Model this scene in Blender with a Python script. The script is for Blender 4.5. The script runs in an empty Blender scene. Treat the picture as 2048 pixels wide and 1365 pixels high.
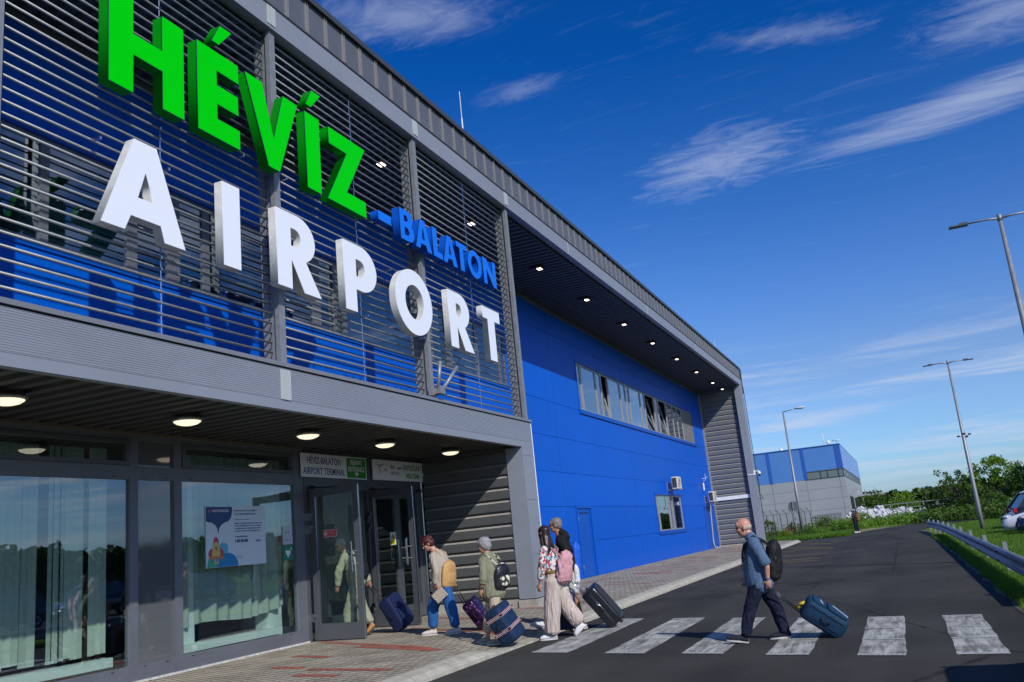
import bpy, bmesh, math, random
from mathutils import Vector, Matrix, Euler, noise
random.seed(7)
sc = bpy.context.scene
COL = sc.collection
R = math.radians

# ------------------------------------------------------------------ camera
def cam_setup():
    yaw, pitch, roll = R(-22.24), R(12.94), R(-5.68)
    f = Vector((math.sin(yaw)*math.cos(pitch), math.cos(yaw)*math.cos(pitch), math.sin(pitch)))
    r = Vector((math.cos(yaw), -math.sin(yaw), 0)); u = r.cross(f)
    c, s = math.cos(roll), math.sin(roll)
    rr = c*r + s*u; uu = -s*r + c*u
    cd = bpy.data.cameras.new('camera'); co = bpy.data.objects.new('camera', cd); COL.objects.link(co)
    m = Matrix((rr, uu, -f)).transposed().to_4x4(); m.translation = Vector((0, 0, 1.58))
    co.matrix_world = m
    cd.sensor_fit = 'HORIZONTAL'; cd.sensor_width = 36; cd.lens = 36*1756/2048
    cd.clip_start = .05; cd.clip_end = 3000
    sc.camera = co
cam_setup()

# ------------------------------------------------------------------ light
SUN = Vector((.6255, -.527, .568)).normalized()
SUN_EL = math.asin(SUN.z); SUN_ROT = math.atan2(SUN.x, SUN.y)
sd = bpy.data.lights.new('sun', 'SUN'); sd.energy = 3.9; sd.angle = R(.5); sd.color = (1, .95, .87)
so = bpy.data.objects.new('sun', sd); COL.objects.link(so); so.location = (20, -20, 30)
so.rotation_euler = SUN.to_track_quat('Z', 'Y').to_euler()
vs = sc.view_settings
vs.view_transform = 'Standard'; vs.look = 'None'; vs.gamma = 1; vs.exposure = 0
try: sc.cycles.use_denoising = True
except Exception: pass
sc.cycles.max_bounces = 8; sc.cycles.transparent_max_bounces = 24; sc.cycles.glossy_bounces = 4
sc.cycles.sample_clamp_indirect = 6

class NT:
    """small helper round a node tree"""
    def __init__(s, t): s.t = t; s.n = t.nodes; s.l = t.links
    def new(s, typ, **kw):
        nd = s.n.new(typ)
        for k, v in kw.items():
            if k.startswith('_'): continue
            setattr(nd, k, v)
        return nd
    def put(s, sock, v):
        if v is None: return
        if isinstance(v, bpy.types.NodeSocket): s.l.new(v, sock)
        else:
            if hasattr(sock.default_value, '__len__') and hasattr(v, '__len__') and len(sock.default_value) == 4 and len(v) == 3: v = (*v, 1)
            sock.default_value = v
    def math(s, op, a, b=None, c=None, clamp=False):
        nd = s.new('ShaderNodeMath', operation=op, use_clamp=clamp)
        for i, v in enumerate((a, b, c)):
            if v is not None: s.put(nd.inputs[i], v)
        return nd.outputs[0]
    def mix(s, f, a, b, typ='MIX'):
        nd = s.new('ShaderNodeMix', data_type='RGBA', blend_type=typ)
        s.put(nd.inputs[0], f); s.put(nd.inputs[6], a); s.put(nd.inputs[7], b)
        return nd.outputs[2]
    def ramp(s, f, stops, interp='LINEAR'):
        nd = s.new('ShaderNodeValToRGB'); cr = nd.color_ramp; cr.interpolation = interp
        while len(cr.elements) < len(stops): cr.elements.new(.5)
        for e, (p, c) in zip(cr.elements, stops):
            e.position = p; e.color = (*c, 1) if len(c) == 3 else c
        s.put(nd.inputs[0], f); return nd.outputs[0]
    def noise(s, vec=None, scale=5, detail=3, rough=.5, dist=0):
        nd = s.new('ShaderNodeTexNoise'); nd.inputs['Scale'].default_value = scale; nd.inputs['Detail'].default_value = detail
        nd.inputs['Roughness'].default_value = rough; nd.inputs['Distortion'].default_value = dist
        if vec is not None: s.put(nd.inputs['Vector'], vec)
        return nd.outputs[0]
    def mapping(s, vec, scale=(1,1,1), rot=(0,0,0), loc=(0,0,0)):
        nd = s.new('ShaderNodeMapping'); s.put(nd.inputs[0], vec)
        nd.inputs['Scale'].default_value = scale; nd.inputs['Rotation'].default_value = rot; nd.inputs['Location'].default_value = loc
        return nd.outputs[0]
    def xyz(s, vec):
        nd = s.new('ShaderNodeSeparateXYZ'); s.put(nd.inputs[0], vec); return nd.outputs
    def comb(s, x, y, z):
        nd = s.new('ShaderNodeCombineXYZ')
        for i, v in enumerate((x, y, z)): s.put(nd.inputs[i], v)
        return nd.outputs[0]
    def pos(s): return s.new('ShaderNodeNewGeometry').outputs['Position']
    def obj(s): return s.new('ShaderNodeTexCoord').outputs['Object']

# ------------------------------------------------------------------ sky
def sky():
    w = bpy.data.worlds.new('World'); sc.world = w; w.use_nodes = True
    t = NT(w.node_tree); t.n.clear()
    out = t.new('ShaderNodeOutputWorld'); bg = t.new('ShaderNodeBackground')
    t.l.new(bg.outputs[0], out.inputs[0]); bg.inputs[1].default_value = SKY_STRENGTH
    sk = t.new('ShaderNodeTexSky', sky_type='NISHITA', sun_disc=False)
    sk.sun_elevation = SUN_EL; sk.sun_rotation = SUN_ROT; sk.altitude = 0; sk.air_density = 1.0; sk.dust_density = .6; sk.ozone_density = 2.2
    base = t.mix(1, sk.outputs[0], (.50, .80, 1.06), 'MULTIPLY')
    gm = t.new('ShaderNodeGamma'); t.put(gm.inputs[0], base); gm.inputs[1].default_value = 1.12; base = gm.outputs[0]
    d = t.new('ShaderNodeTexCoord').outputs['Generated']
    x, y, z = t.xyz(d)
    # colour balance of the clear sky by elevation: deeper overhead, paler low down
    k = .7
    bal = t.ramp(z, [(0, (1.2*k, 1.03*k, 1.2*k)), (.06, (1.18*k, 1.02*k, 1.17*k)), (.15, (1.35*k, .96*k, .98*k)), (.23, (.97*k, .91*k, 1.08*k)), (.36, (.42*k, .74*k, 1.06*k)), (.50, (.05*k, .58*k, 1.02*k)), (.8, (.05*k, .5*k, 1.0*k))])
    base = t.mix(1, base, bal, 'MULTIPLY'); base = t.mix(1, base, (1/k, 1/k, 1/k), 'MULTIPLY')
    zc = t.math('MAXIMUM', z, .02)
    px, py = t.math('DIVIDE', x, zc), t.math('DIVIDE', y, zc)
    pl = t.comb(px, py, 0)
    def ell(cx, cy, a, rx, ry, soft=.9):
        # soft ellipse in the cloud plane
        m = t.mapping(pl, loc=(-cx, -cy, 0)); m = t.mapping(m, rot=(0, 0, -a)); m = t.mapping(m, scale=(1/rx, 1/ry, 1))
        ln = t.new('ShaderNodeVectorMath', operation='LENGTH'); t.put(ln.inputs[0], m)
        return t.math('SUBTRACT', 1, ln.outputs[1], clamp=True)
    streak = t.noise(t.mapping(pl, rot=(0, 0, R(20)), scale=(2.6, 13, 1)), 1.1, 9, .62, .7)
    fluff = t.noise(t.mapping(pl, rot=(0, 0, R(25)), scale=(5, 10, 1)), 1.7, 9, .66, 1.1)
    def layer(mask, n, lo, hi, amt):
        v = t.math('ADD', t.math('MULTIPLY', mask, .75), t.math('SUBTRACT', n, .5))
        mr = t.new('ShaderNodeMapRange', interpolation_type='SMOOTHSTEP'); t.put(mr.inputs[0], v)
        mr.inputs[1].default_value = lo; mr.inputs[2].default_value = hi; mr.inputs[3].default_value = 0; mr.inputs[4].default_value = amt
        return mr.outputs[0]
    A = layer(ell(.33, 2.44, R(-18), .62, .19), streak, .05, .85, .50)
    B = layer(ell(-.30, 2.42, R(-38), .42, .30), fluff, .14, .85, .40)
    Cc = layer(ell(.42, 1.98, R(-10), .30, .24), fluff, .12, .85, .34)
    D = layer(ell(-.70, 1.33, R(30), .26, .13), fluff, .08, .85, .34)
    E_ = layer(ell(-.02, 1.82, R(20), .32, .10), fluff, .22, .95, .26)
    F_ = layer(ell(-.62, 1.72, R(0), .22, .10), fluff, .26, 1.0, .26)
    tot = A
    for q in (B, Cc, D, E_, F_): tot = t.math('MAXIMUM', tot, q)
    # low streaks near the horizon
    low = t.noise(t.mapping(t.comb(x, t.math('MULTIPLY', z, 9), y), rot=(0, 0, R(0)), scale=(2.6, 5.2, 1.2)), 1.6, 8, .6, .45)
    mr = t.new('ShaderNodeMapRange', interpolation_type='SMOOTHSTEP'); t.put(mr.inputs[0], low)
    mr.inputs[1].default_value = .45; mr.inputs[2].default_value = .72; mr.inputs[4].default_value = .62
    band = t.ramp(z, [(0, (0, 0, 0)), (.03, (1, 1, 1)), (.13, (.9, .9, .9)), (.21, (0, 0, 0))])
    tot = t.math('MAXIMUM', tot, t.math('MULTIPLY', mr.outputs[0], band))
    # broken cloud in the part of the sky behind and to the right of the viewer
    bk = t.noise(t.mapping(pl, scale=(.9, 1.6, 1)), 1.0, 6, .55, .3)
    mb = t.new('ShaderNodeMapRange', interpolation_type='SMOOTHSTEP'); t.put(mb.inputs[0], bk)
    mb.inputs[1].default_value = .47; mb.inputs[2].default_value = .66; mb.inputs[4].default_value = .8
    side = t.ramp(x, [(.30, (0, 0, 0)), (.42, (1, 1, 1))]); zf = t.ramp(z, [(.03, (0, 0, 0)), (.10, (1, 1, 1))])
    tot = t.math('MAXIMUM', tot, t.math('MULTIPLY', t.math('MULTIPLY', mb.outputs[0], side), zf))
    cloud = t.mix(t.math('MULTIPLY', tot, 1, clamp=True), base, (6.2, 6.9, 8.6))
    t.l.new(cloud, bg.inputs[0])
SKY_STRENGTH = .095
sky()

# ------------------------------------------------------------------ materials
MAT = {}
def mat(name, col, rough=.6, metal=0, var=.0, vscale=3, bump=0, bscale=40, spec=.5, coat=0, sheen=0, aniso=(1,1,1)):
    if name in MAT: return MAT[name]
    m = bpy.data.materials.new(name); m.use_nodes = True; t = NT(m.node_tree)
    p = t.n['Principled BSDF']
    p.inputs['Roughness'].default_value = rough; p.inputs['Metallic'].default_value = metal
    p.inputs['Specular IOR Level'].default_value = spec; p.inputs['Coat Weight'].default_value = coat
    if sheen: p.inputs['Sheen Weight'].default_value = sheen
    v = t.pos()
    if aniso != (1,1,1): v = t.mapping(v, scale=aniso)
    if var:
        n = t.noise(v, vscale, 5, .6)
        n2 = t.noise(v, vscale*7, 3, .5)
        f = t.math('ADD', t.math('MULTIPLY', n, .7), t.math('MULTIPLY', n2, .3))
        a = tuple(max(0, c*(1-var)) for c in col); b = tuple(min(1, c*(1+var)) for c in col)
        cc = t.ramp(f, [(.32, a), (.68, b)])
        t.put(p.inputs['Base Color'], cc)
        t.put(p.inputs['Roughness'], t.math('ADD', rough-.06, t.math('MULTIPLY', n, .12), clamp=True))
    else: p.inputs['Base Color'].default_value = (*col, 1)
    if bump:
        b = t.new('ShaderNodeBump'); b.inputs['Strength'].default_value = bump; b.inputs['Distance'].default_value = .01
        t.put(b.inputs['Height'], t.noise(v, bscale, 4, .6)); t.put(p.inputs['Normal'], b.outputs[0])
    MAT[name] = m; return m
def emis(name, col, st):
    if name in MAT: return MAT[name]
    m = bpy.data.materials.new(name); m.use_nodes = True; p = m.node_tree.nodes['Principled BSDF']
    p.inputs['Base Color'].default_value = (*col, 1); p.inputs['Emission Color'].default_value = (*col, 1); p.inputs['Emission Strength'].default_value = st
    MAT[name] = m; return m
def glass(name, tint, base=.10, k=.9, rough=0.0, gcol=(.9, .95, 1)):
    if name in MAT: return MAT[name]
    m = bpy.data.materials.new(name); m.use_nodes = True; t = NT(m.node_tree); t.n.clear()
    out = t.new('ShaderNodeOutputMaterial'); mx = t.new('ShaderNodeMixShader')
    tr = t.new('ShaderNodeBsdfTransparent'); tr.inputs[0].default_value = (*tint, 1)
    gl = t.new('ShaderNodeBsdfGlossy'); gl.inputs[0].default_value = (*gcol, 1); gl.inputs['Roughness'].default_value = rough
    g_ = t.new('ShaderNodeNewGeometry'); dt = t.new('ShaderNodeVectorMath', operation='DOT_PRODUCT'); t.l.new(g_.outputs['Incoming'], dt.inputs[0]); t.l.new(g_.outputs['Normal'], dt.inputs[1])
    fres = t.math('ADD', .04, t.math('MULTIPLY', t.math('POWER', t.math('SUBTRACT', 1, t.math('ABSOLUTE', dt.outputs['Value']), clamp=True), 5), .96))
    bp = t.new('ShaderNodeBump'); bp.inputs['Strength'].default_value = .05; bp.inputs['Distance'].default_value = .02
    t.put(bp.inputs['Height'], t.noise(t.pos(), .7, 1, .3)); t.put(gl.inputs['Normal'], bp.outputs[0])
    t.put(mx.inputs[0], t.math('ADD', base, t.math('MULTIPLY', fres, k), clamp=True))
    t.l.new(tr.outputs[0], mx.inputs[1]); t.l.new(gl.outputs[0], mx.inputs[2]); t.l.new(mx.outputs[0], out.inputs[0])
    MAT[name] = m; return m

# ------------------------------------------------------------------ mesh helpers
class MB:
    def __init__(s): s.v = []; s.f = []; s.mi = []; s.cur = 0; s.sm = []; s.smooth = False
    def add(s, vs, fs):
        o = len(s.v); s.v += [tuple(v) for v in vs]
        for f in fs: s.f.append([o+i for i in f]); s.mi.append(s.cur); s.sm.append(s.smooth)
        return s
    def box(s, x0, x1, y0, y1, z0, z1):
        vs = [(x, y, z) for x in (x0, x1) for y in (y0, y1) for z in (z0, z1)]
        return s.add(vs, [(0,1,3,2),(4,6,7,5),(0,4,5,1),(2,3,7,6),(0,2,6,4),(1,5,7,3)])
    def obox(s, c, sx, sy, sz, m=None):
        c = Vector(c); vs = []
        for x in (-.5,.5):
            for y in (-.5,.5):
                for z in (-.5,.5):
                    p = Vector((x*sx, y*sy, z*sz)); p = (m @ p) if m else p; vs.append(c+p)
        return s.add(vs, [(0,1,3,2),(4,6,7,5),(0,4,5,1),(2,3,7,6),(0,2,6,4),(1,5,7,3)])
    def bar(s, a, b, w, h=None, up=(0,0,1)):
        a, b = Vector(a), Vector(b); h = h or w; d = b-a; L = d.length; d.normalize()
        x = d.cross(Vector(up))
        if x.length < 1e-3: x = d.cross(Vector((1,0,0)))
        x.normalize(); y = x.cross(d)
        vs = [p + x*i*w/2 + y*j*h/2 for p in (a, b) for i, j in ((-1,-1),(1,-1),(1,1),(-1,1))]
        return s.add(vs, [(0,1,2,3),(4,7,6,5),(0,4,5,1),(1,5,6,2),(2,6,7,3),(3,7,4,0)])
    def quad(s, a, b, c, d): return s.add([a,b,c,d], [(0,1,2,3)])
    def tube(s, pts, r, n=8, cap=True):
        pts = [Vector(p) for p in pts]; k = len(pts)
        rs = r if hasattr(r, '__len__') else [r]*k
        vs = []; x = None
        for i, p in enumerate(pts):
            d = (pts[min(i+1,k-1)]-pts[max(i-1,0)]).normalized()
            if x is None:
                x = d.cross(Vector((0,0,1)))
                if x.length < .05: x = d.cross(Vector((0,1,0)))
            x = (x - d*x.dot(d)).normalized(); y = d.cross(x)
            for j in range(n):
                a = 2*math.pi*j/n; vs.append(p + (x*math.cos(a)+y*math.sin(a))*rs[i])
        fs = [(i*n+j, i*n+(j+1)%n, (i+1)*n+(j+1)%n, (i+1)*n+j) for i in range(k-1) for j in range(n)]
        if cap: fs += [tuple(range(n-1,-1,-1)), tuple(range((k-1)*n, k*n))]
        return s.add(vs, fs)
    def loft(s, rings, cap=True):
        n = len(rings[0]); k = len(rings); vs = [v for r in rings for v in r]
        fs = [(i*n+j, i*n+(j+1)%n, (i+1)*n+(j+1)%n, (i+1)*n+j) for i in range(k-1) for j in range(n)]
        if cap: fs += [tuple(range(n-1,-1,-1)), tuple(range((k-1)*n, k*n))]
        return s.add(vs, fs)
    def ell(s, c, rx, ry, rz, m=None, nu=16, nv=10):
        c = Vector(c); vs = []
        for i in range(nv+1):
            th = math.pi*i/nv
            for j in range(nu):
                ph = 2*math.pi*j/nu
                p = Vector((rx*math.sin(th)*math.cos(ph), ry*math.sin(th)*math.sin(ph), rz*math.cos(th)))
                vs.append(c + ((m @ p) if m else p))
        fs = [(i*nu+j, i*nu+(j+1)%nu, (i+1)*nu+(j+1)%nu, (i+1)*nu+j) for i in range(nv) for j in range(nu)]
        return s.add(vs, fs)
    def prism(s, poly, a, b, f):
        """poly: 2D outline; f(p2, t) -> 3D, extruded between t=a and t=b"""
        n = len(poly)
        vs = [f(p, a) for p in poly] + [f(p, b) for p in poly]
        return s.add(vs, [tuple(range(n-1,-1,-1)), tuple(range(n, 2*n))] + [(i, (i+1)%n, n+(i+1)%n, n+i) for i in range(n)])
    def build(s, name, m=None, parent=None, fix=True):
        me = bpy.data.meshes.new(name); me.from_pydata([tuple(v) for v in s.v], [], s.f)
        ms = m if isinstance(m, (list, tuple)) else [m]
        for q in ms:
            if q: me.materials.append(q)
        me.polygons.foreach_set('material_index', s.mi); me.polygons.foreach_set('use_smooth', s.sm)
        if fix:
            bm = bmesh.new(); bm.from_mesh(me); bmesh.ops.recalc_face_normals(bm, faces=bm.faces); bm.to_mesh(me); bm.free()
        me.update()
        o = bpy.data.objects.new(name, me); COL.objects.link(o)
        if parent: adopt(o, parent)
        return o
def adopt(o, parent):
    o.parent = parent
    m = Matrix.Identity(4); q = parent
    while q is not None:
        m = q.matrix_basis @ m if q.parent is None else (q.matrix_parent_inverse @ q.matrix_basis @ m); q = q.parent
    # chain product, root first
    chain = []; q = parent
    while q is not None: chain.append(q); q = q.parent
    m = Matrix.Identity(4)
    for q in reversed(chain): m = m @ (q.matrix_parent_inverse @ q.matrix_basis if q.parent else q.matrix_basis)
    o.matrix_parent_inverse = m.inverted()
def tag(o, label=None, cat=None, group=None, kind=None):
    if label: o['label'] = label
    if cat: o['category'] = cat
    if group: o['group'] = group
    if kind: o['kind'] = kind
    return o
def empty(name, loc, label=None, cat=None, group=None, rz=0):
    o = bpy.data.objects.new(name, None); COL.objects.link(o); o.location = loc; o.rotation_euler = (0, 0, rz); o.empty_display_size = .2
    return tag(o, label, cat, group)
def struct(o): o['kind'] = 'structure'; return o
def kids(o): return [c for c in bpy.data.objects if c.parent == o]
def copy_tree(o, loc=None, rz=None, label=None):
    def rec(q, par):
        c = q.copy(); COL.objects.link(c)
        if par: c.parent = par; c.matrix_parent_inverse = q.matrix_parent_inverse.copy()
        for ch in kids_map.get(q.name, []): rec(ch, c)
        return c
    kids_map = {}
    for ch in list(bpy.data.objects):
        if ch.parent: kids_map.setdefault(ch.parent.name, []).append(ch)
    c = rec(o, None)
    if loc is not None: c.location = loc
    if rz is not None: c.rotation_euler = (0, 0, rz)
    if label: c['label'] = label
    return c
def bevel(o, w=.01, seg=2):
    md = o.modifiers.new('bevel', 'BEVEL'); md.width = w; md.segments = seg; md.limit_method = 'ANGLE'; return o
def text_obj(name, body, size, m, parent, origin, xdir, ydir, ext=.003, bold=0, sx=1, align='CENTER'):
    """letters as a thin raised mesh; origin = baseline point, xdir/ydir = writing and up directions"""
    cu = bpy.data.curves.new(name, 'FONT'); cu.body = body; cu.size = size; cu.extrude = ext; cu.offset = bold; cu.align_x = align; cu.resolution_u = 3
    tmp = bpy.data.objects.new('tmp', cu); COL.objects.link(tmp)
    dg = bpy.context.evaluated_depsgraph_get(); me = bpy.data.meshes.new_from_object(tmp.evaluated_get(dg))
    bpy.data.objects.remove(tmp); bpy.data.curves.remove(cu)
    X = Vector(xdir).normalized(); Y = Vector(ydir).normalized(); Z = X.cross(Y)
    M = Matrix((X*sx, Y, Z)).transposed().to_4x4(); M.translation = Vector(origin)
    me.transform(M); me.materials.clear(); me.materials.append(m)
    o = bpy.data.objects.new(name, me); COL.objects.link(o)
    if parent: adopt(o, parent)
    return o
# ------------------------------------------------------------------ building materials
BLUE = mat('blue_panel', (.0, .098, .56), .42, var=.05, vscale=.6, spec=.12)
BLUE_D = mat('blue_trim', (.001, .080, .44), .4, spec=.2)
GREY = mat('grey_cladding', (.235, .255, .30), .45, .0, var=.07, vscale=.8, aniso=(1, .35, 1))
GREY_D = mat('dark_grey_cladding', (.11, .115, .135), .45, 0, var=.08, vscale=1.2)
CORR = mat('corrugated_sheet', (.088, .092, .094), .5, .1, var=.06, vscale=1); CORR2 = mat('corrugated_sheet_far', (.14, .148, .168), .5, .1, var=.06, vscale=1); LEDGE_SUN = mat('sunlit_ledge_tone', (.30, .28, .25), .8, var=.15, vscale=3)  # last one: paler colour that paints sunlight onto the upward ledge slopes
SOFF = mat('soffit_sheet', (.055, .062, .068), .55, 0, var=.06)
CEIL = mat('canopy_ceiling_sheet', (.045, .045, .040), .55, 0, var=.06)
FRAME = mat('window_frame_grey', (.15, .16, .19), .45, .3, var=.12, vscale=2.5)
FRAME_D = mat('door_frame_dark', (.10, .108, .125), .4, .3, var=.08, vscale=3)
FRAME_L = mat('window_frame_light', (.33, .33, .34), .4, .3)
GALV = mat('galvanised_steel', (.27, .28, .29), .48, .35, var=.18, vscale=9)
STEEL = mat('brushed_steel', (.62, .62, .64), .22, 1)
DARK = mat('interior_dark', (.035, .04, .04), .9)
BLACK = mat('black_gap', (.008, .008, .009), .8)
WHITE = mat('white_paint', (.78, .78, .80), .45, var=.04)
CONC = mat('concrete', (.34, .32, .28), .9, var=.22, vscale=5, bump=.4, bscale=60)
STRIP = mat('pale_cover_strip', (.42, .46, .45), .5, var=.08, vscale=4)
G_SHOP = glass('shop_glass', (.88, .945, .925), .12, .8)
G_UP = glass('upper_glass', (.78, .88, .93), .10, .8)
G_WIN = glass('window_glass', (.6, .7, .74), .34, .8)
G_DOOR = glass('door_glass', (.93, .975, .95), .02, .6)
def _buckle():
    t = NT(BLUE.node_tree); p = t.n['Principled BSDF']; v = t.pos()
    n = t.noise(t.mapping(v, scale=(1, .22, .9)), .9, 2, .4); b = t.new('ShaderNodeBump'); b.inputs['Strength'].default_value = .35; b.inputs['Distance'].default_value = .05
    t.put(b.inputs['Height'], n); t.put(p.inputs['Normal'], b.outputs[0])
    # rain streaks and splash dirt low down, and slight tone steps from panel to panel
    st = t.noise(t.mapping(v, scale=(1, 5, .25)), 1.3, 5, .6); x, y, z = t.xyz(v)
    cell = t.new('ShaderNodeTexWhiteNoise'); t.put(cell.inputs['Vector'], t.comb(0, t.math('FLOOR', t.math('DIVIDE', t.math('SUBTRACT', y, 20.06), 9.54)), t.math('FLOOR', t.math('DIVIDE', t.math('SUBTRACT', z, .12), 1.27))))
    src = p.inputs['Base Color'].links[0].from_socket
    c = t.mix(1, src, t.ramp(st, [(.35, (.93, .93, .93)), (.65, (1.05, 1.05, 1.05))]), 'MULTIPLY')
    c = t.mix(1, c, t.ramp(cell.outputs['Value'], [(0, (.95, .95, .95)), (1, (1.04, 1.04, 1.04))]), 'MULTIPLY')
    low = t.math('MULTIPLY', t.ramp(z, [(.15, (1, 1, 1)), (.8, (0, 0, 0))]), t.ramp(st, [(.45, (0, 0, 0)), (.75, (.30, .30, .30))]))
    c = t.mix(low, c, (.10, .12, .16)); t.put(p.inputs['Base Color'], c)
_buckle()
W, FX = -10.72, -7.93
TB = empty('terminal_building', (-9.3, 30, 0), 'long terminal with royal blue panel wall, grey roof beam and deep overhanging eaves', 'building')

def split_rects(ys, zs, holes, gap=.006):
    """wall cells between seam lines, minus holes; yields y0,y1,z0,z1"""
    out = []
    for i in range(len(ys)-1):
        for j in range(len(zs)-1):
            cells = [(ys[i]+gap, ys[i+1]-gap, zs[j]+gap, zs[j+1]-gap)]
            for h in holes:
                nc = []
                for (a, b, c, d) in cells:
                    if h[0] >= b or h[1] <= a or h[2] >= d or h[3] <= c: nc.append((a, b, c, d)); continue
                    if h[0] > a: nc.append((a, h[0], c, d))
                    if h[1] < b: nc.append((h[1], b, c, d))
                    a2, b2 = max(a, h[0]), min(b, h[1])
                    if h[2] > c: nc.append((a2, b2, c, h[2]))
                    if h[3] < d: nc.append((a2, b2, h[3], d))
                cells = nc
            out += cells
    return out
UPB = (3.2, 25.5, 6.48, 8.17); BND = (32.55, 54.2, 6.42, 8.33); LOW = (42.5, 48.1, 1.48, 3.22); D1 = (30.8, 32.33, .12, 2.62); D2 = (53.9, 57.2, .12, 2.62)
HOLES = [UPB, BND, LOW, D1, D2]
m = MB()
for (a, b, c, d) in split_rects([20.06, 29.6, 39.1, 48.7, 57.3], [.12, 1.4, 2.67, 3.87, 5.12, 6.38, 9.0, 10.06], HOLES): m.box(W-.08, W, a, b, c, d)
for (a, b, c, d) in split_rects([-4, 20.044], [4.3, 10.06], HOLES, .002): m.box(W-.08, W, a, b, c, d)
m.build('blue_wall', BLUE, TB)
m = MB()
for (a, b, c, d) in split_rects([20.0, 57.3], [.0, 10.06], HOLES, 0): m.box(W-.14, W-.084, a, b, c, d)
for (a, b, c, d) in split_rects([-4, 19.99], [4.3, 10.06], HOLES, 0): m.box(W-.14, W-.084, a, b, c, d)
m.build('wall_backing', mat('seam_shadow', (.002, .05, .32), .8), TB)
m = MB(); m.box(W, W+.03, 20.1, 57.2, .05, .14); m.build('wall_base_trim', BLUE_D, TB)
# interior shells
m = MB()
m.box(-16, -15.9, -4, 57.3, 0, 10); m.box(-15.9, W-.15, -4, 57.3, 4.02, 4.25); m.box(-15.9, W-.15, -4, 57.3, 10.0, 10.1)
m.box(-15.9, W-.15, 30.2, 30.3, .1, 10); m.box(-15.9, W-.15, -4.1, -4, 0, 10.1); m.box(-15.9, W-.15, 57.3, 57.4, 0, 10)
m.build('interior_wall', mat('interior_wall_paint', (.16, .17, .16), .9), TB)
m = MB(); m.box(-15.9, W-.0, -4, 20, .06, .118); m.box(-15.9, W-.15, 20.001, 57.3, .06, .11); m.build('interior_floor', mat('floor_tile', (.10, .10, .09), .35), TB)

def sheet(x0, x1, y0, y1, z, period, depth, name, mt, parent, axis='Y'):
    """trapezoid sheet, ribs run along X, profile repeats along Y, hanging below z"""
    pr = []; y = y0
    while y < y1:
        for fy, fz in ((0, 0), (.30, 0), (.42, 1), (.86, 1), (.98, 0)): pr.append((min(y + fy*period, y1), z - fz*depth))
        y += period
    m = MB(); vs = []
    for (yy, zz) in pr: vs += [(x0, yy, zz), (x1, yy, zz)]
    m.add(vs, [(2*i, 2*i+1, 2*i+3, 2*i+2) for i in range(len(pr)-1)])
    m.box(x0, x1, y0, y1, z+.004, z+.05)
    return m.build(name, mt, parent, fix=False)
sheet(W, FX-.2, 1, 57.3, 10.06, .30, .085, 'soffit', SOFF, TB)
m = MB(); m.box(W, W+.05, 1, 57.3, 9.84, 9.965); m.build('soffit_trim', GREY_D, TB)
# roof beam, parapet
m = MB(); m.box(FX-.2, FX, 1, 58.0, 10.07, 10.47); m.build('roof_beam', GREY, TB)
m = MB(); m.box(FX-.23, FX-.03, 1, 58.0, 10.474, 10.56); m.build('shadow_gap', BLACK, TB)
m = MB(); m.box(FX-.2, FX-.045, 1, 58.0, 10.565, 11.23)
m.box(-26, FX-.21, 57.8, 58.0, 10.5, 11.23)
y = 1.3; m.cur = 1
SEAM = mat('standing_seam', (.30, .29, .285), .4, .3)
while y < 58:
    for dy in (0, .06): m.box(FX-.044, FX-.022, y+dy-.008, y+dy+.008, 10.57, 11.20)
    y += .565
m.build('parapet', [GREY_D, SEAM], TB)
m = MB(); m.box(FX-.32, FX+.03, .9, 58.06, 11.234, 11.30); m.box(FX-.0, FX+.03, .9, 58.06, 11.19, 11.233); m.build('parapet_cap', mat('cap_dark', (.075, .078, .088), .4, .3), TB)
m = MB(); m.box(-26, FX-.24, 1, 57.9, 10.45, 10.6); m.build('roof', GREY_D, TB)
m = MB(); m.box(-26, W-.15, 57.45, 57.6, 0, 10.44); m.box(-26, -16.1, 1, 1.1, 0, 10.44); m.box(-26, -25.9, 1.1, 57.44, 0, 10.44); m.build('end_wall', GREY_D, TB)
# joint cover strips
for y in (10.45, 24.7, 34.2, 43.7, 53.2, 5.72, 15.17, 19.93):
    m = MB()
    for i in range(3): m.box(FX, FX+.012+.004*(i == 1), y-.10+i*.07, y-.04+i*.07, 10.13, 10.465)
    if y > 24:
        m = MB(); m.box(FX, FX+.008, y-.02, y+.01, 10.1, 10.46)
    m.build('joint_cover', STRIP, TB)
    if y < 11:
        m = MB()
        for i in range(3): m.box(FX+.004, FX+.016+.004*(i == 1), y-.12+i*.08, y-.045+i*.08, 3.945, 4.395)
        m.build('joint_cover', STRIP, TB)

# canopy
m = MB(); m.box(FX-.12, FX, 1, 20.05, 3.80, 3.94); m.build('canopy_lower_trim', GREY, TB)
m = MB(); z = 3.945; prof = []
while z < 4.40:
    prof += [(0.0, z), (0.0, z+.013), (.0035, z+.016), (.0035, z+.025)]; z += .028
vs = []
for (dx, zz) in prof: vs += [(FX+dx-.002, 1, zz), (FX+dx-.002, 20.04, zz)]
m.add(vs, [(2*i, 2*i+1, 2*i+3, 2*i+2) for i in range(len(prof)-1)]); m.box(FX-.12, FX-.004, 1, 20.05, 3.944, 4.405)
m.box(-10.7, FX-.12, 19.98, 20.05, 3.86, 4.43)
m.build('canopy_fascia', GREY, TB)
m = MB(); m.box(FX-.1, FX+.0, 1, 20.04, 4.407, 4.438); m.build('canopy_shadow_gap', BLACK, TB)
m = MB(); m.box(FX-.18, FX+.03, 1, 20.08, 4.44, 4.50); m.box(-10.7, FX-.181, 1, 20.06, 4.44, 4.475); m.build('canopy_coping', mat('coping_grey', (.22, .23, .25), .4, .2, var=.08, vscale=3), TB)
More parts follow.
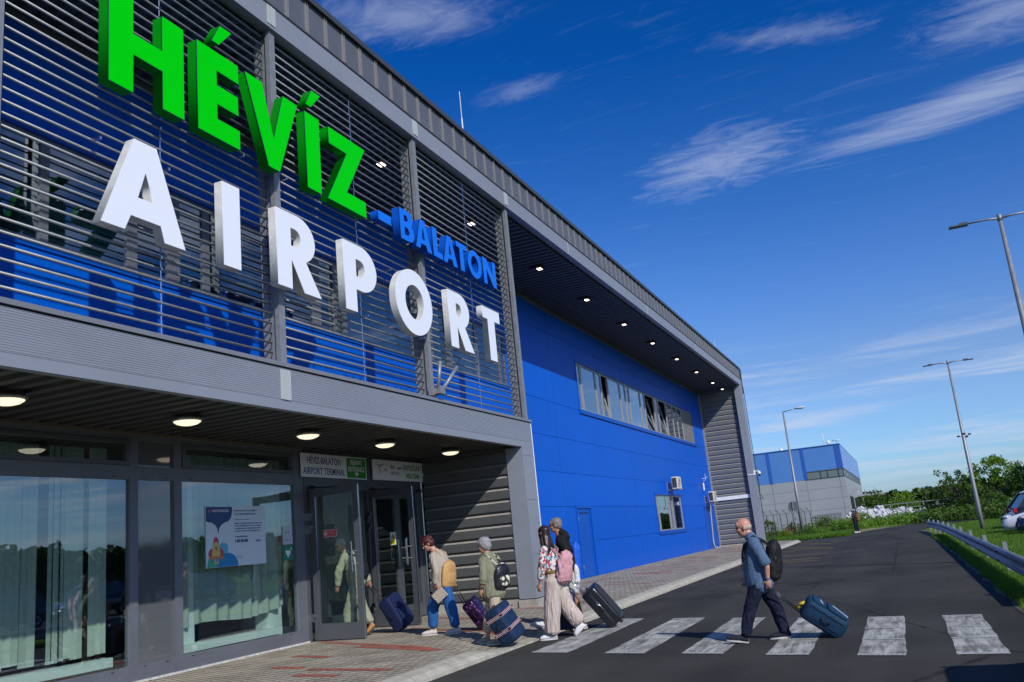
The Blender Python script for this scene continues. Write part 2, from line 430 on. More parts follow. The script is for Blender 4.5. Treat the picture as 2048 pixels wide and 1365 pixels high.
sheet(W, FX-.13, 1, 19.35, 3.92, .30, .08, 'canopy_ceiling', CEIL, TB)
m = MB(); m.box(W-.05, W+.04, 1, 14.5, 3.80, 3.848); m.build('ceiling_trim', mat('warm_trim', (.13, .11, .08), .5), TB)

def corrugated(x0, x1, yf, z0, z1, period, depth, name, mt):
    pr = []; z = z0
    while z < z1:
        for fz, fd in ((0, 0), (.10, 0), (.16, 1), (.82, 1), (.97, .0)): pr.append((min(z+fz*period, z1), fd*depth))
        z += period
    m = MB(); vs = []
    for zz, d in pr: vs += [(x0, yf-d, zz), (x1, yf-d, zz)]
    m.add(vs, [(2*i, 2*i+2, 2*i+3, 2*i+1) for i in range(len(pr)-1)])
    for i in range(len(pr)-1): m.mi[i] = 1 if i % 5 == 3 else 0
    m.box(x0, x1, yf+.004, yf+.5, z0, z1)
    return m.build(name, [mt, LEDGE_SUN], TB, fix=False)
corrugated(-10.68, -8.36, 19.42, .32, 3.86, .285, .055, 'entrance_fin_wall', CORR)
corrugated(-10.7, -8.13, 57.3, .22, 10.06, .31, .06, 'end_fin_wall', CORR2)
m = MB(); m.box(-8.36, FX-.002, 19.35, 20.05, .32, 3.798); m.box(-8.40, -8.361, 19.40, 20.0, .32, 3.80)
m.build('pillar', GREY, TB)
m = MB(); m.box(-8.33, FX-.002, 57.0, 57.9, .15, 10.05); m.build('pillar', GREY, TB)
m = MB()
for z in (1.3, 2.55, 3.6): m.box(FX-.001, FX+.003, 19.37, 20.04, z, z+.006)
m.build('pillar_joint', GREY_D, TB)
for q in ((-10.66, -8.38, 19.38, 20.1, .1, .32), (-8.379, FX+.03, 19.33, 20.1, .1, .30), (-10.7, FX+.05, 56.96, 57.95, .08, .21)):
    m = MB(); m.box(*q); m.build('plinth', CONC, TB)
m = MB(); m.tube([(FX-.04, 20.10, .14), (FX-.04, 20.10, 4.43)], .035, 10); m.build('corner_pipe', WHITE, TB)
m = MB(); m.box(-10.76, -10.62, 57.16, 57.24, .12, 9.9); m.build('corner_trim', FRAME_L, TB)
m = MB(); m.tube([(-7.88, 57.95, .2), (-7.88, 57.95, 10.0)], .02, 8); m.tube([(-7.95, 58.1, 9.6), (-7.93, 58.07, 11.2)], .05, 8); m.build('down_cable', BLACK, TB)

# sun screen: columns, tubes, rods
for y in (1.2, 5.77, 10.5, 15.15, 19.98):
    m = MB(); m.box(FX-.14, FX-.06, y-.05, y+.09, 4.50, 10.07); m.box(FX-.40, FX-.141, y+.0, y+.03, 4.50, 10.07)
    m.build('screen_column', GALV, TB)
for (a, b) in ((1.32, 5.70), (5.90, 10.43), (10.63, 15.08), (15.28, 19.90)):
    m = MB(); m.smooth = True
    for k in range(36):
        z = 4.69+.151*k; m.tube([(FX-.20, a, z), (FX-.20, b, z)], .0175, 7)
    m.smooth = False
    for k in range(36):
        z = 4.69+.151*k
        m.cur = 1; m.bar((FX-.20, b-.0, z-.01), (FX-.27, b+.06, z-.07), .010, .010)
    m.build('screen_tubes', [GALV, FRAME_D], TB)
    m = MB(); y = (a+b)/2+.05; m.tube([(FX-.175, y, 4.5), (FX-.175, y, 10.07)], .009, 6)
    for k in range(36):
        z = 4.69+.151*k; m.box(FX-.19, FX-.155, y-.013, y+.013, z-.03, z+.01)
    m.build('screen_rod', STEEL, TB)

# ------------------------------------------------------------------ windows
def window(name, y0, y1, z0, z1, x, mull, gl, fr, sub=(), depth=.07, fw=.06, rails=True):
    """frame ring + mullions, panes as sub-parts"""
    m = MB(); m.box(x-depth, x, y0, y1, z0, z0+fw); m.box(x-depth, x, y0, y1, z1-fw, z1)
    m.box(x-depth, x, y0, y0+fw, z0+fw, z1-fw); m.box(x-depth, x, y1-fw, y1, z0+fw, z1-fw)
    for (a, b) in mull: m.box(x-depth, x-.003, a, b, z0+fw, z1-fw)
    f = m.build(name, fr, TB)
    edges = [y0+fw] + [e for ab in mull for e in ab] + [y1-fw]
    for i in range(0, len(edges), 2):
        p = MB(); p.box(x-depth*.5-.004, x-depth*.5+.004, edges[i], edges[i+1], z0+fw, z1-fw)
        if i//2 in sub:     # tilted open: the top leans into the room
            p.v = [(v[0]-.34*(v[2]-z0)/(z1-z0), v[1], v[2]) for v in p.v]; s = MB()
            for (a, b) in ((edges[i], edges[i]+.06), (edges[i+1]-.06, edges[i+1])): s.bar((x-depth*.4, (a+b)/2, z0+fw), (x-depth*.4-.33, (a+b)/2, z1-fw), .05, .05, (0, 1, 0))
            s.box(x-depth*.4-.36, x-depth*.4-.31, edges[i]+.061, edges[i+1]-.061, z1-fw-.05, z1-fw-.002); s.build('open_sash', fr, f)
        p.build('pane', gl, f)
    return f
upm = [(4.6, 4.75), (5.9, 6.05), (6.6, 6.7), (8.55, 8.7), (10.17, 10.38), (11.05, 11.34), (11.9, 12.08), (13.65, 13.8), (15.2, 15.5), (16.0, 16.1), (16.35, 16.5), (19.5, 19.75), (20.5, 20.62), (21.4, 21.7), (23.35, 23.5), (25.0, 25.12)]
upw = window('upper_window', 3.2, 25.5, 6.48, 8.17, W-.02, upm, G_UP, FRAME)
m = MB()
for (a, b) in ((3.3, 10.1), (11.4, 11.9), (12.1, 15.15), (16.5, 19.4), (21.8, 23.3)):
    z = 6.62 if a not in (12.1,) else 6.95
    while z < 8.1: m.add([(W-.16, a, z), (W-.16, b, z), (W-.19, b, z+.018), (W-.19, a, z+.018)], [(0,1,2,3)]); z += .034
m.build('venetian_blind', mat('blind_blue', (.16, .36, .56), .5), upw, fix=False)
bmull = [(33.05, 33.25), (35.0, 35.15), (35.75, 35.9), (36.75, 36.9), (38.6, 38.75), (39.5, 39.65), (40.1, 40.25), (42.1, 42.25), (42.95, 43.1), (44.9, 45.05), (45.7, 45.85), (47.5, 47.62), (49.0, 49.12), (50.1, 50.22), (51.35, 51.5)]
bw = window('window_band', 32.55, 54.2, 6.42, 8.33, W-.02, bmull, G_WIN, FRAME_L, (3, 9, 11), fw=.07)
m = MB()
for k in range(22):
    z = 6.52+k*.082
    for j in range(16): m.box(W-.05, W-.015, 51.62+j*.16+(k % 2)*.05, 51.62+j*.16+.10+(k % 2)*.05, z, z+.045)
m.build('vent_grille', FRAME_L, bw)
lw = window('small_window', 42.5, 48.1, 1.48, 3.22, W-.02, [(42.95, 43.15), (45.2, 45.45), (45.9, 46.15)], G_WIN, FRAME_L)
m = MB(); m.box(W-.25, W-.2, 46.4, 47.4, 2.55, 2.8); m.build('paper_notice', WHITE, lw)
m = MB()
for (y0, y1, z0, z1) in (BND, LOW):
    m.box(W+.001, W+.035, y0-.12, y1+.12, z1, z1+.10); m.box(W+.001, W+.06, y0-.12, y1+.12, z0-.16, z0); m.box(W+.001, W+.02, y0-.1, y0, z0, z1); m.box(W+.001, W+.02, y1, y1+.1, z0, z1)
m.box(W+.001, W+.03, UPB[0], UPB[1]+.05, UPB[2]-.10, UPB[2]); m.box(W+.001, W+.03, UPB[0], UPB[1]+.05, UPB[3], UPB[3]+.06)
m.build('window_surround', BLUE_D, TB)
# blue service doors
def bdoor(y0, y1, z1, n):
    m = MB(); m.box(W+.001, W+.03, y0-.08, y0, .12, z1+.1); m.box(W+.001, W+.03, y1, y1+.08, .12, z1+.1); m.box(W+.001, W+.03, y0, y1, z1, z1+.1)
    w = (y1-y0)/n
    for i in range(n): m.box(W-.05, W-.012, y0+i*w+.02, y0+(i+1)*w-.02, .14, z1-.02)
    d = m.build('service_door', BLUE_D, TB)
    for i in range(n):
        a = y0+i*w; h = MB(); h.box(W-.011, W+.05, a+w-.14, a+w-.10, 1.12, 1.16); h.box(W+.03, W+.05, a+w-.24, a+w-.10, 1.13, 1.155); h.build('handle', STEEL, d)
        for z in (.45, 2.15): h = MB(); h.box(W-.011, W+.02, a+.03, a+.09, z, z+.14); h.build('hinge', FRAME_L, d)
    v = MB(); v.box(W-.011, W+.004, y0+.25, y0+w-.25, z1-.18, z1-.15); v.build('door_slot', BLACK, d)
bdoor(30.8, 32.33, 2.60, 1); bdoor(53.9, 57.15, 2.60, 2)

# ------------------------------------------------------------------ ground floor glazing
XG = W
m = MB()
for (a, b) in ((1.0, 1.2), (5.35, 5.52), (10.21, 10.37), (11.12, 11.29), (14.27, 14.56)): m.box(XG-.10, XG, a, b, .15, 3.85)
for (a, b) in ((1.2, 5.35), (5.52, 10.21), (10.37, 11.12), (11.29, 14.27)):
    m.box(XG-.095, XG-.004, a, b, .15, .37); m.box(XG-.095, XG-.004, a, b, 3.11, 3.32); m.box(XG-.095, XG-.004, a, b, 3.72, 3.85)
m.cur = 1
for y in (9.9, 10.5, 10.95, 11.5, 14.0):
    for z in (3.14, .33): m.box(XG-.003, XG+.001, y-.025, y+.025, z, z+.012)
gf = m.build('glazing_frame', [FRAME, BLACK], TB)
m = MB()
for (a, b) in ((1.2, 5.35), (5.52, 10.21), (11.29, 14.27)):
    for (p, q, r_, s_) in ((a+.01, a+.08, 3.325, 3.715), (b-.08, b-.01, 3.325, 3.715), (a+.08, b-.08, 3.325, 3.385), (a+.08, b-.08, 3.655, 3.715)): m.box(XG-.07, XG+.015, p, q, r_, s_)
m.build('transom_sash', FRAME_D, TB)
for (a, b) in ((1.2, 5.35), (5.52, 10.21), (11.29, 14.27)):
    p = MB(); p.box(XG-.05, XG-.042, a, b, .37, 3.11); p.build('window_pane', G_SHOP, TB)
    p = MB(); p.box(XG-.035, XG-.028, a+.08, b-.08, 3.385, 3.655); p.build('window_pane', G_SHOP, TB)
m = MB(); m.box(XG-.06, XG-.045, 10.37, 11.12, .37, 3.11); m.box(XG-.06, XG-.045, 10.37, 11.12, 3.32, 3.72)
m.build('spandrel_panel', mat('spandrel_glass', (.10, .11, .12), .06, 0, spec=.9, coat=1), TB)
m = MB(); m.box(XG-.1, XG+.02, 1, 14.56, .10, .15); m.build('base_strip', mat('chipped_white_base', (.52, .51, .50), .9, var=.35, vscale=14), TB)
# entrance bay
m = MB()
m.box(XG-.10, XG+.0, 14.57, 14.66, .12, 3.85); m.box(XG-.10, XG, 16.86, 17.06, .12, 3.85); m.box(XG-.10, XG, 19.22, 19.38, .12, 3.85)
m.box(XG-.095, XG-.004, 14.66, 16.86, 3.02, 3.26); m.box(XG-.095, XG-.004, 17.06, 19.22, 3.02, 3.26); m.box(XG-.09, XG-.01, 14.66, 16.86, 3.26, 3.85); m.box(XG-.09, XG-.01, 17.06, 19.22, 3.26, 3.85)
m.build('entrance_frame', FRAME_D, TB)
m = MB(); m.tube([(XG+.03, 19.30, .14), (XG+.03, 19.30, 3.75)], .022, 8); m.build('silver_post', STEEL, TB)
def leaf(hx, hy, dx, dy, w, parent=TB, handle_side=1, thick=.06):
    """glazed door leaf from hinge (hx,hy) along unit (dx,dy)"""
    d = empty('door_leaf', (hx, hy, .14)); adopt(d, parent); d.location = (hx, hy, .14); d.rotation_euler = (0, 0, math.atan2(dy, dx))
    def pt(m, nm, mt):
        o = m.build(nm, mt); o.parent = d; return o
    m = MB(); t = thick/2
    m.box(0, .13, -t, t, 0, 2.86); m.box(w-.13, w, -t, t, 0, 2.86); m.box(.13, w-.13, -t+.001, t-.001, 0, .30); m.box(.13, w-.13, -t+.001, t-.001, 2.72, 2.86)
    pt(m, 'leaf_frame', FRAME_D)
    m = MB(); m.box(.13, w-.13, -.004, .004, .30, 2.72); pt(m, 'leaf_glass', G_DOOR)
    m = MB(); m.box(w-.004, w+.012, -t-.004, -t+.012, .0, 2.86); m.box(.125, .137, -t-.006, -t+.002, .3, 2.72); pt(m, 'edge_strip', STEEL)
    m = MB()
    for s in (-1, 1):
        m.tube([(w-.16, s*(t+.07), 1.22), (w-.16, s*(t+.07), 1.78)], .014, 8)
        for z in (1.36, 1.60): m.tube([(w-.16, s*(t+.07), z), (w-.08, s*t, z)], .011, 6)
    pt(m, 'handle', STEEL)
    for z in (.42, 2.10, 2.34): m = MB(); m.box(-.05, .05, -t-.03, -t-.001, z, z+.07); m.box(-.10, .0, -t-.03, -t-.001, z-.08, z+.005); pt(m, 'hinge', STEEL)
    return d
L1 = leaf(-10.66, 14.70, .995, -.045, 1.16)
L2 = leaf(-10.66, 16.84, .995, -.06, 1.14)
m = MB(); m.box(XG-.05, XG+.01, 17.08, 18.13, .14, 3.0); 
leaf(XG-.04, 17.08, 0, 1, 1.06); leaf(XG-.04, 19.20, 0, -1, 1.06)
m = MB()
for (x, y) in ((XG+.02, 14.75), (XG+.02, 17.0), (XG+.02, 19.1)): m.ell((x+.05, y, 3.06), .05, .09, .04)
m.bar((XG+.08, 17.0, 3.05), (-9.7, 16.8, 2.98), .025); m.bar((XG+.08, 14.75, 3.05), (-9.75, 14.66, 2.98), .025)
m.build('door_closer', BLACK, TB)
# vestibule seen through the open door
m = MB(); m.box(-12.6, -12.5, 14.8, 16.3, .12, 3.8); m.box(-11.3, -11.1, 17.1, 17.75, .12, 3.8); m.box(-12.6, -12.5, 17.1, 19.3, .12, 3.8); m.build('vestibule_wall', mat('vestibule_grey', (.22, .22, .20), .8), TB)
# interior sills behind glass
m = MB(); m.box(XG-.42, XG-.15, 3, 10.04, .40, .53); m.box(XG-.42, XG-.15, 11.45, 13.95, .38, .50); m.box(XG-.5, XG-.3, 11.38, 11.85, .2, 3.6); m.box(XG-.6, XG-.35, 13.75, 14.2, .2, 3.6)
m.build('interior_sill', mat('pale_green_sill', (.70, .78, .74), .6), TB)
# ------------------------------------------------------------------ sign letters
def letter_prism(name, polys, holes, xf, depth, mface, mside, label, group, cat='sign letter', medge=None):
    """outline(s) in (y,z); front face at X=xf"""
    base = empty(name, (xf, sum(p[0] for p in polys[0])/len(polys[0]), min(p[1] for p in polys[0])), label, cat, group)
    def curve_mesh(ol, hl, x0, x1, nm, mt, par, off=0):
        cu = bpy.data.curves.new('c', 'CURVE'); cu.offset = off; cu.dimensions = '2D'; cu.fill_mode = 'BOTH'; cu.extrude = abs(x1-x0)/2
        for pl in list(ol)+list(hl):
            sp = cu.splines.new('POLY'); sp.points.add(len(pl)-1)
            for q, p in zip(sp.points, pl): q.co = (p[0], p[1], 0, 1)
            sp.use_cyclic_u = True
        tmp = bpy.data.objects.new('t', cu); COL.objects.link(tmp)
        me = bpy.data.meshes.new_from_object(tmp.evaluated_get(bpy.context.evaluated_depsgraph_get()))
        bpy.data.objects.remove(tmp); bpy.data.curves.remove(cu)
        # curve x->Y, y->Z, z->X
        M = Matrix(((0, 0, 1, (x0+x1)/2), (1, 0, 0, 0), (0, 1, 0, 0), (0, 0, 0, 1)))
        me.transform(M); me.materials.clear(); me.materials.append(mt)
        o = bpy.data.objects.new(nm, me); COL.objects.link(o); adopt(o, par); return o
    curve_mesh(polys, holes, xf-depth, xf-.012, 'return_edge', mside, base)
    if mface is GF or mface is BF: curve_mesh(polys, holes, xf-.016, xf-.004, 'edge_trim', mat('edge_trim_dark', (.002, .03, .045), .5), base, .007)
    curve_mesh(polys, holes, xf-.0115, xf, 'face_plate', mface, base)
    # mounting brackets onto the tubes behind
    ys = [p[0] for p in polys[0]]; zs = [p[1] for p in polys[0]]
    m = MB()
    for y in (min(ys)+.12, max(ys)-.12):
        for z in (min(zs)+.08, max(zs)-.1): m.box(xf-depth-.14, xf-depth-.001, y-.015, y+.015, z-.02, z+.02)
    m.build('bracket', STEEL, base)
    return base
def arc(cx, cy, rx, ry, a0, a1, n=12):
    return [(cx+rx*math.cos(R(a0+(a1-a0)*i/n)), cy+ry*math.sin(R(a0+(a1-a0)*i/n))) for i in range(n+1)]
XF = -7.76
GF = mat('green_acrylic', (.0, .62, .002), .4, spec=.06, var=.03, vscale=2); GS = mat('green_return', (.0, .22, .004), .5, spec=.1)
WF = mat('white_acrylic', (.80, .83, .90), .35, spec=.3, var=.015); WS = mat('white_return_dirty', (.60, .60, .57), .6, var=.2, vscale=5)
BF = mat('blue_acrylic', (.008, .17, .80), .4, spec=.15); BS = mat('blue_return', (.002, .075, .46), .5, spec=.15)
gA, gH, gB = 'white letters of the lower sign row', 'green letters of the upper sign row', 'small blue letters after the green word'
def LH(y0, y1, z0, z1, s, bz0, bz1): return [[(y0,z0),(y0+s,z0),(y0+s,bz0),(y1-s,bz0),(y1-s,z0),(y1,z0),(y1,z1),(y1-s,z1),(y1-s,bz1),(y0+s,bz1),(y0+s,z1),(y0,z1)]]
g = lambda n, l: ('green letter %s, %s of the green word on the sunscreen' % (n, l))
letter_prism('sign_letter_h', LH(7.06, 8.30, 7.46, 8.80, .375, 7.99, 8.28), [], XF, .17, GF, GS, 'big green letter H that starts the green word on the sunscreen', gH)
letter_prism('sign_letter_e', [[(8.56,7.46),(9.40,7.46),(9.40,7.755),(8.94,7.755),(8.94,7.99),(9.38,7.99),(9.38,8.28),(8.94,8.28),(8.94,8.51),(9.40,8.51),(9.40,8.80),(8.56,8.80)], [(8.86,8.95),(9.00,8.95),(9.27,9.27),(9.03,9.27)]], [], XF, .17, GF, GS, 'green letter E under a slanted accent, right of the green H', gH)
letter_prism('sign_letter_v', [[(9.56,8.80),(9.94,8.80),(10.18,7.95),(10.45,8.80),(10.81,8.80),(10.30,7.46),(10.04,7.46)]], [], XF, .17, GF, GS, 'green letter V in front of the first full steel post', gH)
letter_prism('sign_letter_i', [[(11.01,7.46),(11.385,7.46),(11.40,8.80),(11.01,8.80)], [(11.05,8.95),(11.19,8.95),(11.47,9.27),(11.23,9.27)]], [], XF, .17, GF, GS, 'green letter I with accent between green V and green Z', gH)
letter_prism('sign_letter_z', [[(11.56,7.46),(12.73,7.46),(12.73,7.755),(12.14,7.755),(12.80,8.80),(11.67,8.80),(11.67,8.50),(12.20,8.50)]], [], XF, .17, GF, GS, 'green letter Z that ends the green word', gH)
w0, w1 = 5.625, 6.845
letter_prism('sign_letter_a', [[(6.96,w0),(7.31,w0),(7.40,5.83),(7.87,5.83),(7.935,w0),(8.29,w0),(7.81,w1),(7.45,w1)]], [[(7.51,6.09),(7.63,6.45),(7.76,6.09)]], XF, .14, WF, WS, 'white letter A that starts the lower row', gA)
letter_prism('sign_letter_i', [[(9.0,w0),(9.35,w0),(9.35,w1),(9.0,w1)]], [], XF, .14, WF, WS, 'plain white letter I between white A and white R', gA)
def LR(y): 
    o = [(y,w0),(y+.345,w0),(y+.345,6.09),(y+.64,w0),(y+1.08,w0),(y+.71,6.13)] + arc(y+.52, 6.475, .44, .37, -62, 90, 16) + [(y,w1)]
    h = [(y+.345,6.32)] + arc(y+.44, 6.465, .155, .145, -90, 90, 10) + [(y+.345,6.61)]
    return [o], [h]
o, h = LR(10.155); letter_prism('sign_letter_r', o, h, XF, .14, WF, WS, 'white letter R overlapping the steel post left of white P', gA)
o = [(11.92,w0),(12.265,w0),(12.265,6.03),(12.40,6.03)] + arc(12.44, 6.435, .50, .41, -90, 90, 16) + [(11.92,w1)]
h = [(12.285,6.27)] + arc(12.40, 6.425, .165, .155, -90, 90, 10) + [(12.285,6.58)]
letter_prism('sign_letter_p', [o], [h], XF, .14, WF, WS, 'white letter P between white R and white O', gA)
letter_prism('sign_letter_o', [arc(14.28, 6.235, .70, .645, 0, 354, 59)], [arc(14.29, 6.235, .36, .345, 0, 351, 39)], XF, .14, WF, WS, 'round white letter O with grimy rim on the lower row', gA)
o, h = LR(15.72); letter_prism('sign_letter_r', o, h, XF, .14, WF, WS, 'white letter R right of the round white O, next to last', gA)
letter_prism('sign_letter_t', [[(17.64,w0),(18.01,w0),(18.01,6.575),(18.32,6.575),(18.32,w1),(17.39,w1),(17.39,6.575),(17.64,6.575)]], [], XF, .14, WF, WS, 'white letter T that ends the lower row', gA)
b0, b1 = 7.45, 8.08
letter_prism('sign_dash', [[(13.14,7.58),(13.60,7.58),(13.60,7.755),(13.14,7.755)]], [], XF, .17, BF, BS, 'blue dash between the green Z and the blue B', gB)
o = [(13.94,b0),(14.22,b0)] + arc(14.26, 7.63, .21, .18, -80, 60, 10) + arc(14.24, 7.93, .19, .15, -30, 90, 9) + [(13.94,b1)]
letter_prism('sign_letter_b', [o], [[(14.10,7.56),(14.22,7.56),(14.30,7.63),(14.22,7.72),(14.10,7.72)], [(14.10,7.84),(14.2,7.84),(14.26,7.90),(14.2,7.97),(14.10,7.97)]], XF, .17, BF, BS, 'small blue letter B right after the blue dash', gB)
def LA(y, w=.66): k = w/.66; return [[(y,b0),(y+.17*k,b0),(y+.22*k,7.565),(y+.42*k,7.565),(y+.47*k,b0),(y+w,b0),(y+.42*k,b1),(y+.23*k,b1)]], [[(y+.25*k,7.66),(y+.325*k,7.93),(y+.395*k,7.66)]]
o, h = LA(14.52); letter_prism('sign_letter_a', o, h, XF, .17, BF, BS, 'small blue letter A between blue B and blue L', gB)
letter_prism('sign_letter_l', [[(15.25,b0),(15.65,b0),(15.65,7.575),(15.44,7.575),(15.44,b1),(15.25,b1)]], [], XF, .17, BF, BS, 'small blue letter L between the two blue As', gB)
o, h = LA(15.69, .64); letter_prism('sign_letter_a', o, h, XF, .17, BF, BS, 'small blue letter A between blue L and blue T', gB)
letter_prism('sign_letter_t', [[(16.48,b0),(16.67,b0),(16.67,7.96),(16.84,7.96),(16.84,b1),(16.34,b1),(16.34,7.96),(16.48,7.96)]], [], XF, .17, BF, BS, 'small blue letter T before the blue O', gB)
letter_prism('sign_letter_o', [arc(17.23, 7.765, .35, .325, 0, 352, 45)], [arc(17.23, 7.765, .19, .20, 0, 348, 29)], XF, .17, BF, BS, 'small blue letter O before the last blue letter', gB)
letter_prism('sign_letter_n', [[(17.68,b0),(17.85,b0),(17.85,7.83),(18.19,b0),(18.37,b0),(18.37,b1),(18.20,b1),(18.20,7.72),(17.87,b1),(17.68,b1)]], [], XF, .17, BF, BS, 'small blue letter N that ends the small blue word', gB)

# ------------------------------------------------------------------ lamps on the building
LIT = emis('lit_diffuser', (1, .86, .64), 1.1); LITF = emis('lit_floodlight', (1, .86, .66), 5)
def ceiling_lamp(y, label):
    t = empty('canopy_light', (-9.17, y, 3.85), label, 'lamp', 'round lamps under the entrance canopy')
    m = MB(); m.smooth = True
    m.loft([[(-9.17+r*math.cos(a*math.pi/12), y+r*math.sin(a*math.pi/12), z) for a in range(24)] for r, z in ((.17, 3.85), (.18, 3.80), (.215, 3.79), (.225, 3.77), (.205, 3.745), (.185, 3.745))]); m.build('rim', mat('lamp_rim', (.30, .30, .31), .35, .6), t)
    m = MB(); m.smooth = True
    m.loft([[(-9.17+r*math.cos(a*math.pi/12), y+r*math.sin(a*math.pi/12), z) for a in range(24)] for r, z in ((.195, 3.752), (.185, 3.735), (.15, 3.71), (.09, 3.692), (.01, 3.686))]); m.build('diffuser', LIT, t)
for y, l in ((4.1, 'round canopy lamp nearest the viewer, out past the left edge'), (6.93, 'round canopy lamp cut by the left edge of the photo'), (9.78, 'round canopy lamp above the grey panel between the shop windows'), (12.66, 'round canopy lamp above the poster window'), (15.2, 'round canopy lamp in front of the entrance sign'), (18.05, 'round canopy lamp in front of the welcome sign, nearest the fin wall')):
    ceiling_lamp(y, l)
ords = ['behind the green E', 'right of the green Z', 'above the small blue letters', 'first past the sunscreen', 'second past the sunscreen', 'third past the sunscreen', 'fourth past the sunscreen', 'fifth past the sunscreen', 'sixth past the sunscreen', 'seventh past the sunscreen', 'last one beside the end wall']
proto = None
for i, y in enumerate((10.62, 15.5, 19.98, 24.87, 29.5, 34.3, 38.95, 43.8, 48.65, 53.4, 56.6)):
    lab = 'small lit soffit floodlight, ' + ords[i]
    if proto is None:
        t = empty('soffit_floodlight', (-9.0, y, 10.0), lab, 'floodlight', 'floodlights under the roof overhang')
        m = MB(); m.box(-9.12, -8.88, y-.17, y+.17, 9.88, 9.95); m.box(-9.3, -9.13, y-.12, y+.1, 9.9, 10.0); m.bar((-9.0, y-.1, 9.95), (-9.0, y-.1, 10.01), .03); m.build('housing', mat('lamp_black', (.03, .03, .03), .4), t)
        m = MB(); m.box(-9.06, -8.93, y-.09, y+.09, 9.868, 9.879); m.build('lens', LITF, t); proto = t
    else: copy_tree(proto, (-9.0, y, 10.0), label=lab)

# ------------------------------------------------------------------ flat signs
SW = mat('sign_white', (.80, .81, .84), .4); SB = mat('sign_blue', (.004, .03, .22), .4); SG = mat('sign_green', (.01, .26, .01), .4); SGT = mat('sign_green_text', (.03, .22, .0), .4); SR = mat('sign_red', (.55, .02, .02), .4); SY = mat('sign_yellow', (.75, .72, .02), .4); SK = mat('sign_black', (.02, .02, .02), .5); SGY = mat('sign_grey', (.25, .25, .27), .4)
WY, UPV = (0, 1, 0), (0, 0, 1)      # facing +X: writing runs towards +Y
def panel(name, x, y0, y1, z0, z1, m_, label, cat, th=.02):
    t = empty(name, (x, (y0+y1)/2, z0), label, cat); m = MB(); m.box(x-th, x, y0, y1, z0, z1); m.build('board', m_, t); return t
def txt(t, s, size, m_, x, y, z, sx=1, bold=.0, al='CENTER'): return text_obj('lettering', s, size, m_, t, (x+.001, y, z), WY, UPV, .0015, bold, sx, al)
xs = XG+.05
t = panel('entrance_sign', xs, 14.46, 16.82, 3.27, 3.745, SW, 'white sign with blue airport terminal text and green entrance block over open door', 'sign')
txt(t, 'HÉVÍZ-BALATON', .195, SB, xs, 15.24, 3.545, .80, .002); txt(t, 'AIRPORT TERMINAL', .195, SB, xs, 15.25, 3.33, .83, .002)
m = MB(); m.box(xs, xs+.002, 16.05, 16.79, 3.29, 3.72); m.build('green_block', SG, t)
txt(t, 'BEJÁRAT', .15, SW, xs+.003, 16.42, 3.58, .80, .0012); txt(t, 'ENTRANCE', .15, SW, xs+.003, 16.42, 3.43, .83, .0012)
m = MB(); m.add([(xs+.005, 16.34, 3.41), (xs+.005, 16.50, 3.41), (xs+.005, 16.42, 3.315)], [(0, 1, 2)]); m.build('arrow', SW, t)
t = panel('welcome_sign', xs, 17.09, 19.42, 3.28, 3.74, SW, 'white welcome sign with grey bird emblem and green text over closed door', 'sign')
txt(t, 'HÉVÍZ', .105, SGT, xs, 17.95, 3.55, .75, .003); txt(t, '-BALATON', .06, SB, xs, 18.25, 3.55, .75, .003); txt(t, 'AIRPORT', .13, SGY, xs, 18.05, 3.40, .80, .001)
txt(t, 'ÜDVÖZÖLJÜK!', .15, SGT, xs, 18.86, 3.545, .84, .003); txt(t, 'WELCOME!', .15, SGT, xs, 18.88, 3.35, .86, .003)
m = MB()
def sw(pts, wd):
    for i in range(len(pts)-1):
        a, b = Vector((0, *pts[i])), Vector((0, *pts[i+1])); d = (b-a).normalized(); n = Vector((0, -d.z, d.y)); wa, wb = wd[i], wd[i+1]
        m.add([(xs+.003, *(a+n*wa)[1:]), (xs+.003, *(a-n*wa)[1:]), (xs+.003, *(b-n*wb)[1:]), (xs+.003, *(b+n*wb)[1:])], [(0, 1, 2, 3)])
sw([(17.18, 3.66), (17.30, 3.62), (17.42, 3.60), (17.60, 3.66)], (.002, .012, .02, .006)); sw([(17.40, 3.62), (17.36, 3.55), (17.40, 3.42)], (.02, .02, .003)); sw([(17.56, 3.53), (17.66, 3.50), (17.72, 3.56)], (.012, .02, .004))
m.build('bird_emblem', SGY, t, fix=False)
# poster inside the window
px_ = XG-.034
t = panel('grant_poster', px_, 11.86, 13.41, 1.67, 2.70, mat('poster_paper', (.62, .72, .78), .4), 'pale blue poster with toy-like house drawing and sum of money, stuck inside window', 'poster', .004)
PB = mat('poster_navy', (.02, .06, .20), .4)
m = MB(); pts = [(11.87, 2.69), (12.52, 2.69)] + [(12.52, 2.60), (12.49, 2.50), (12.42, 2.44), (12.32, 2.42), (12.24, 2.38), (12.19, 2.32), (12.165, 2.22), (12.14, 2.32), (12.09, 2.38), (12.01, 2.42), (11.92, 2.43), (11.87, 2.45)]
m.add([(px_+.002, y, z) for y, z in pts], [tuple(range(len(pts)))]); m.build('speech_shape', PB, t, fix=False)
def pe(cy, cz, ry, rz, mt, n=20, dx=.003, a0=0, a1=360, nm='drawing'):
    m = MB(); p = arc(cy, cz, ry, rz, a0, a1, n); m.add([(px_+dx, y, z) for y, z in p], [tuple(range(len(p)))]); m.build(nm, mt, t, fix=False)
pg, pb_, pr_, py_, pc = mat('p_green', (.05, .38, .24), .4), mat('p_blue', (.0, .22, .50), .4), mat('p_red', (.50, .05, .10), .4), mat('p_yellow', (.62, .48, .12), .4), mat('p_cyan', (.10, .42, .60), .4)
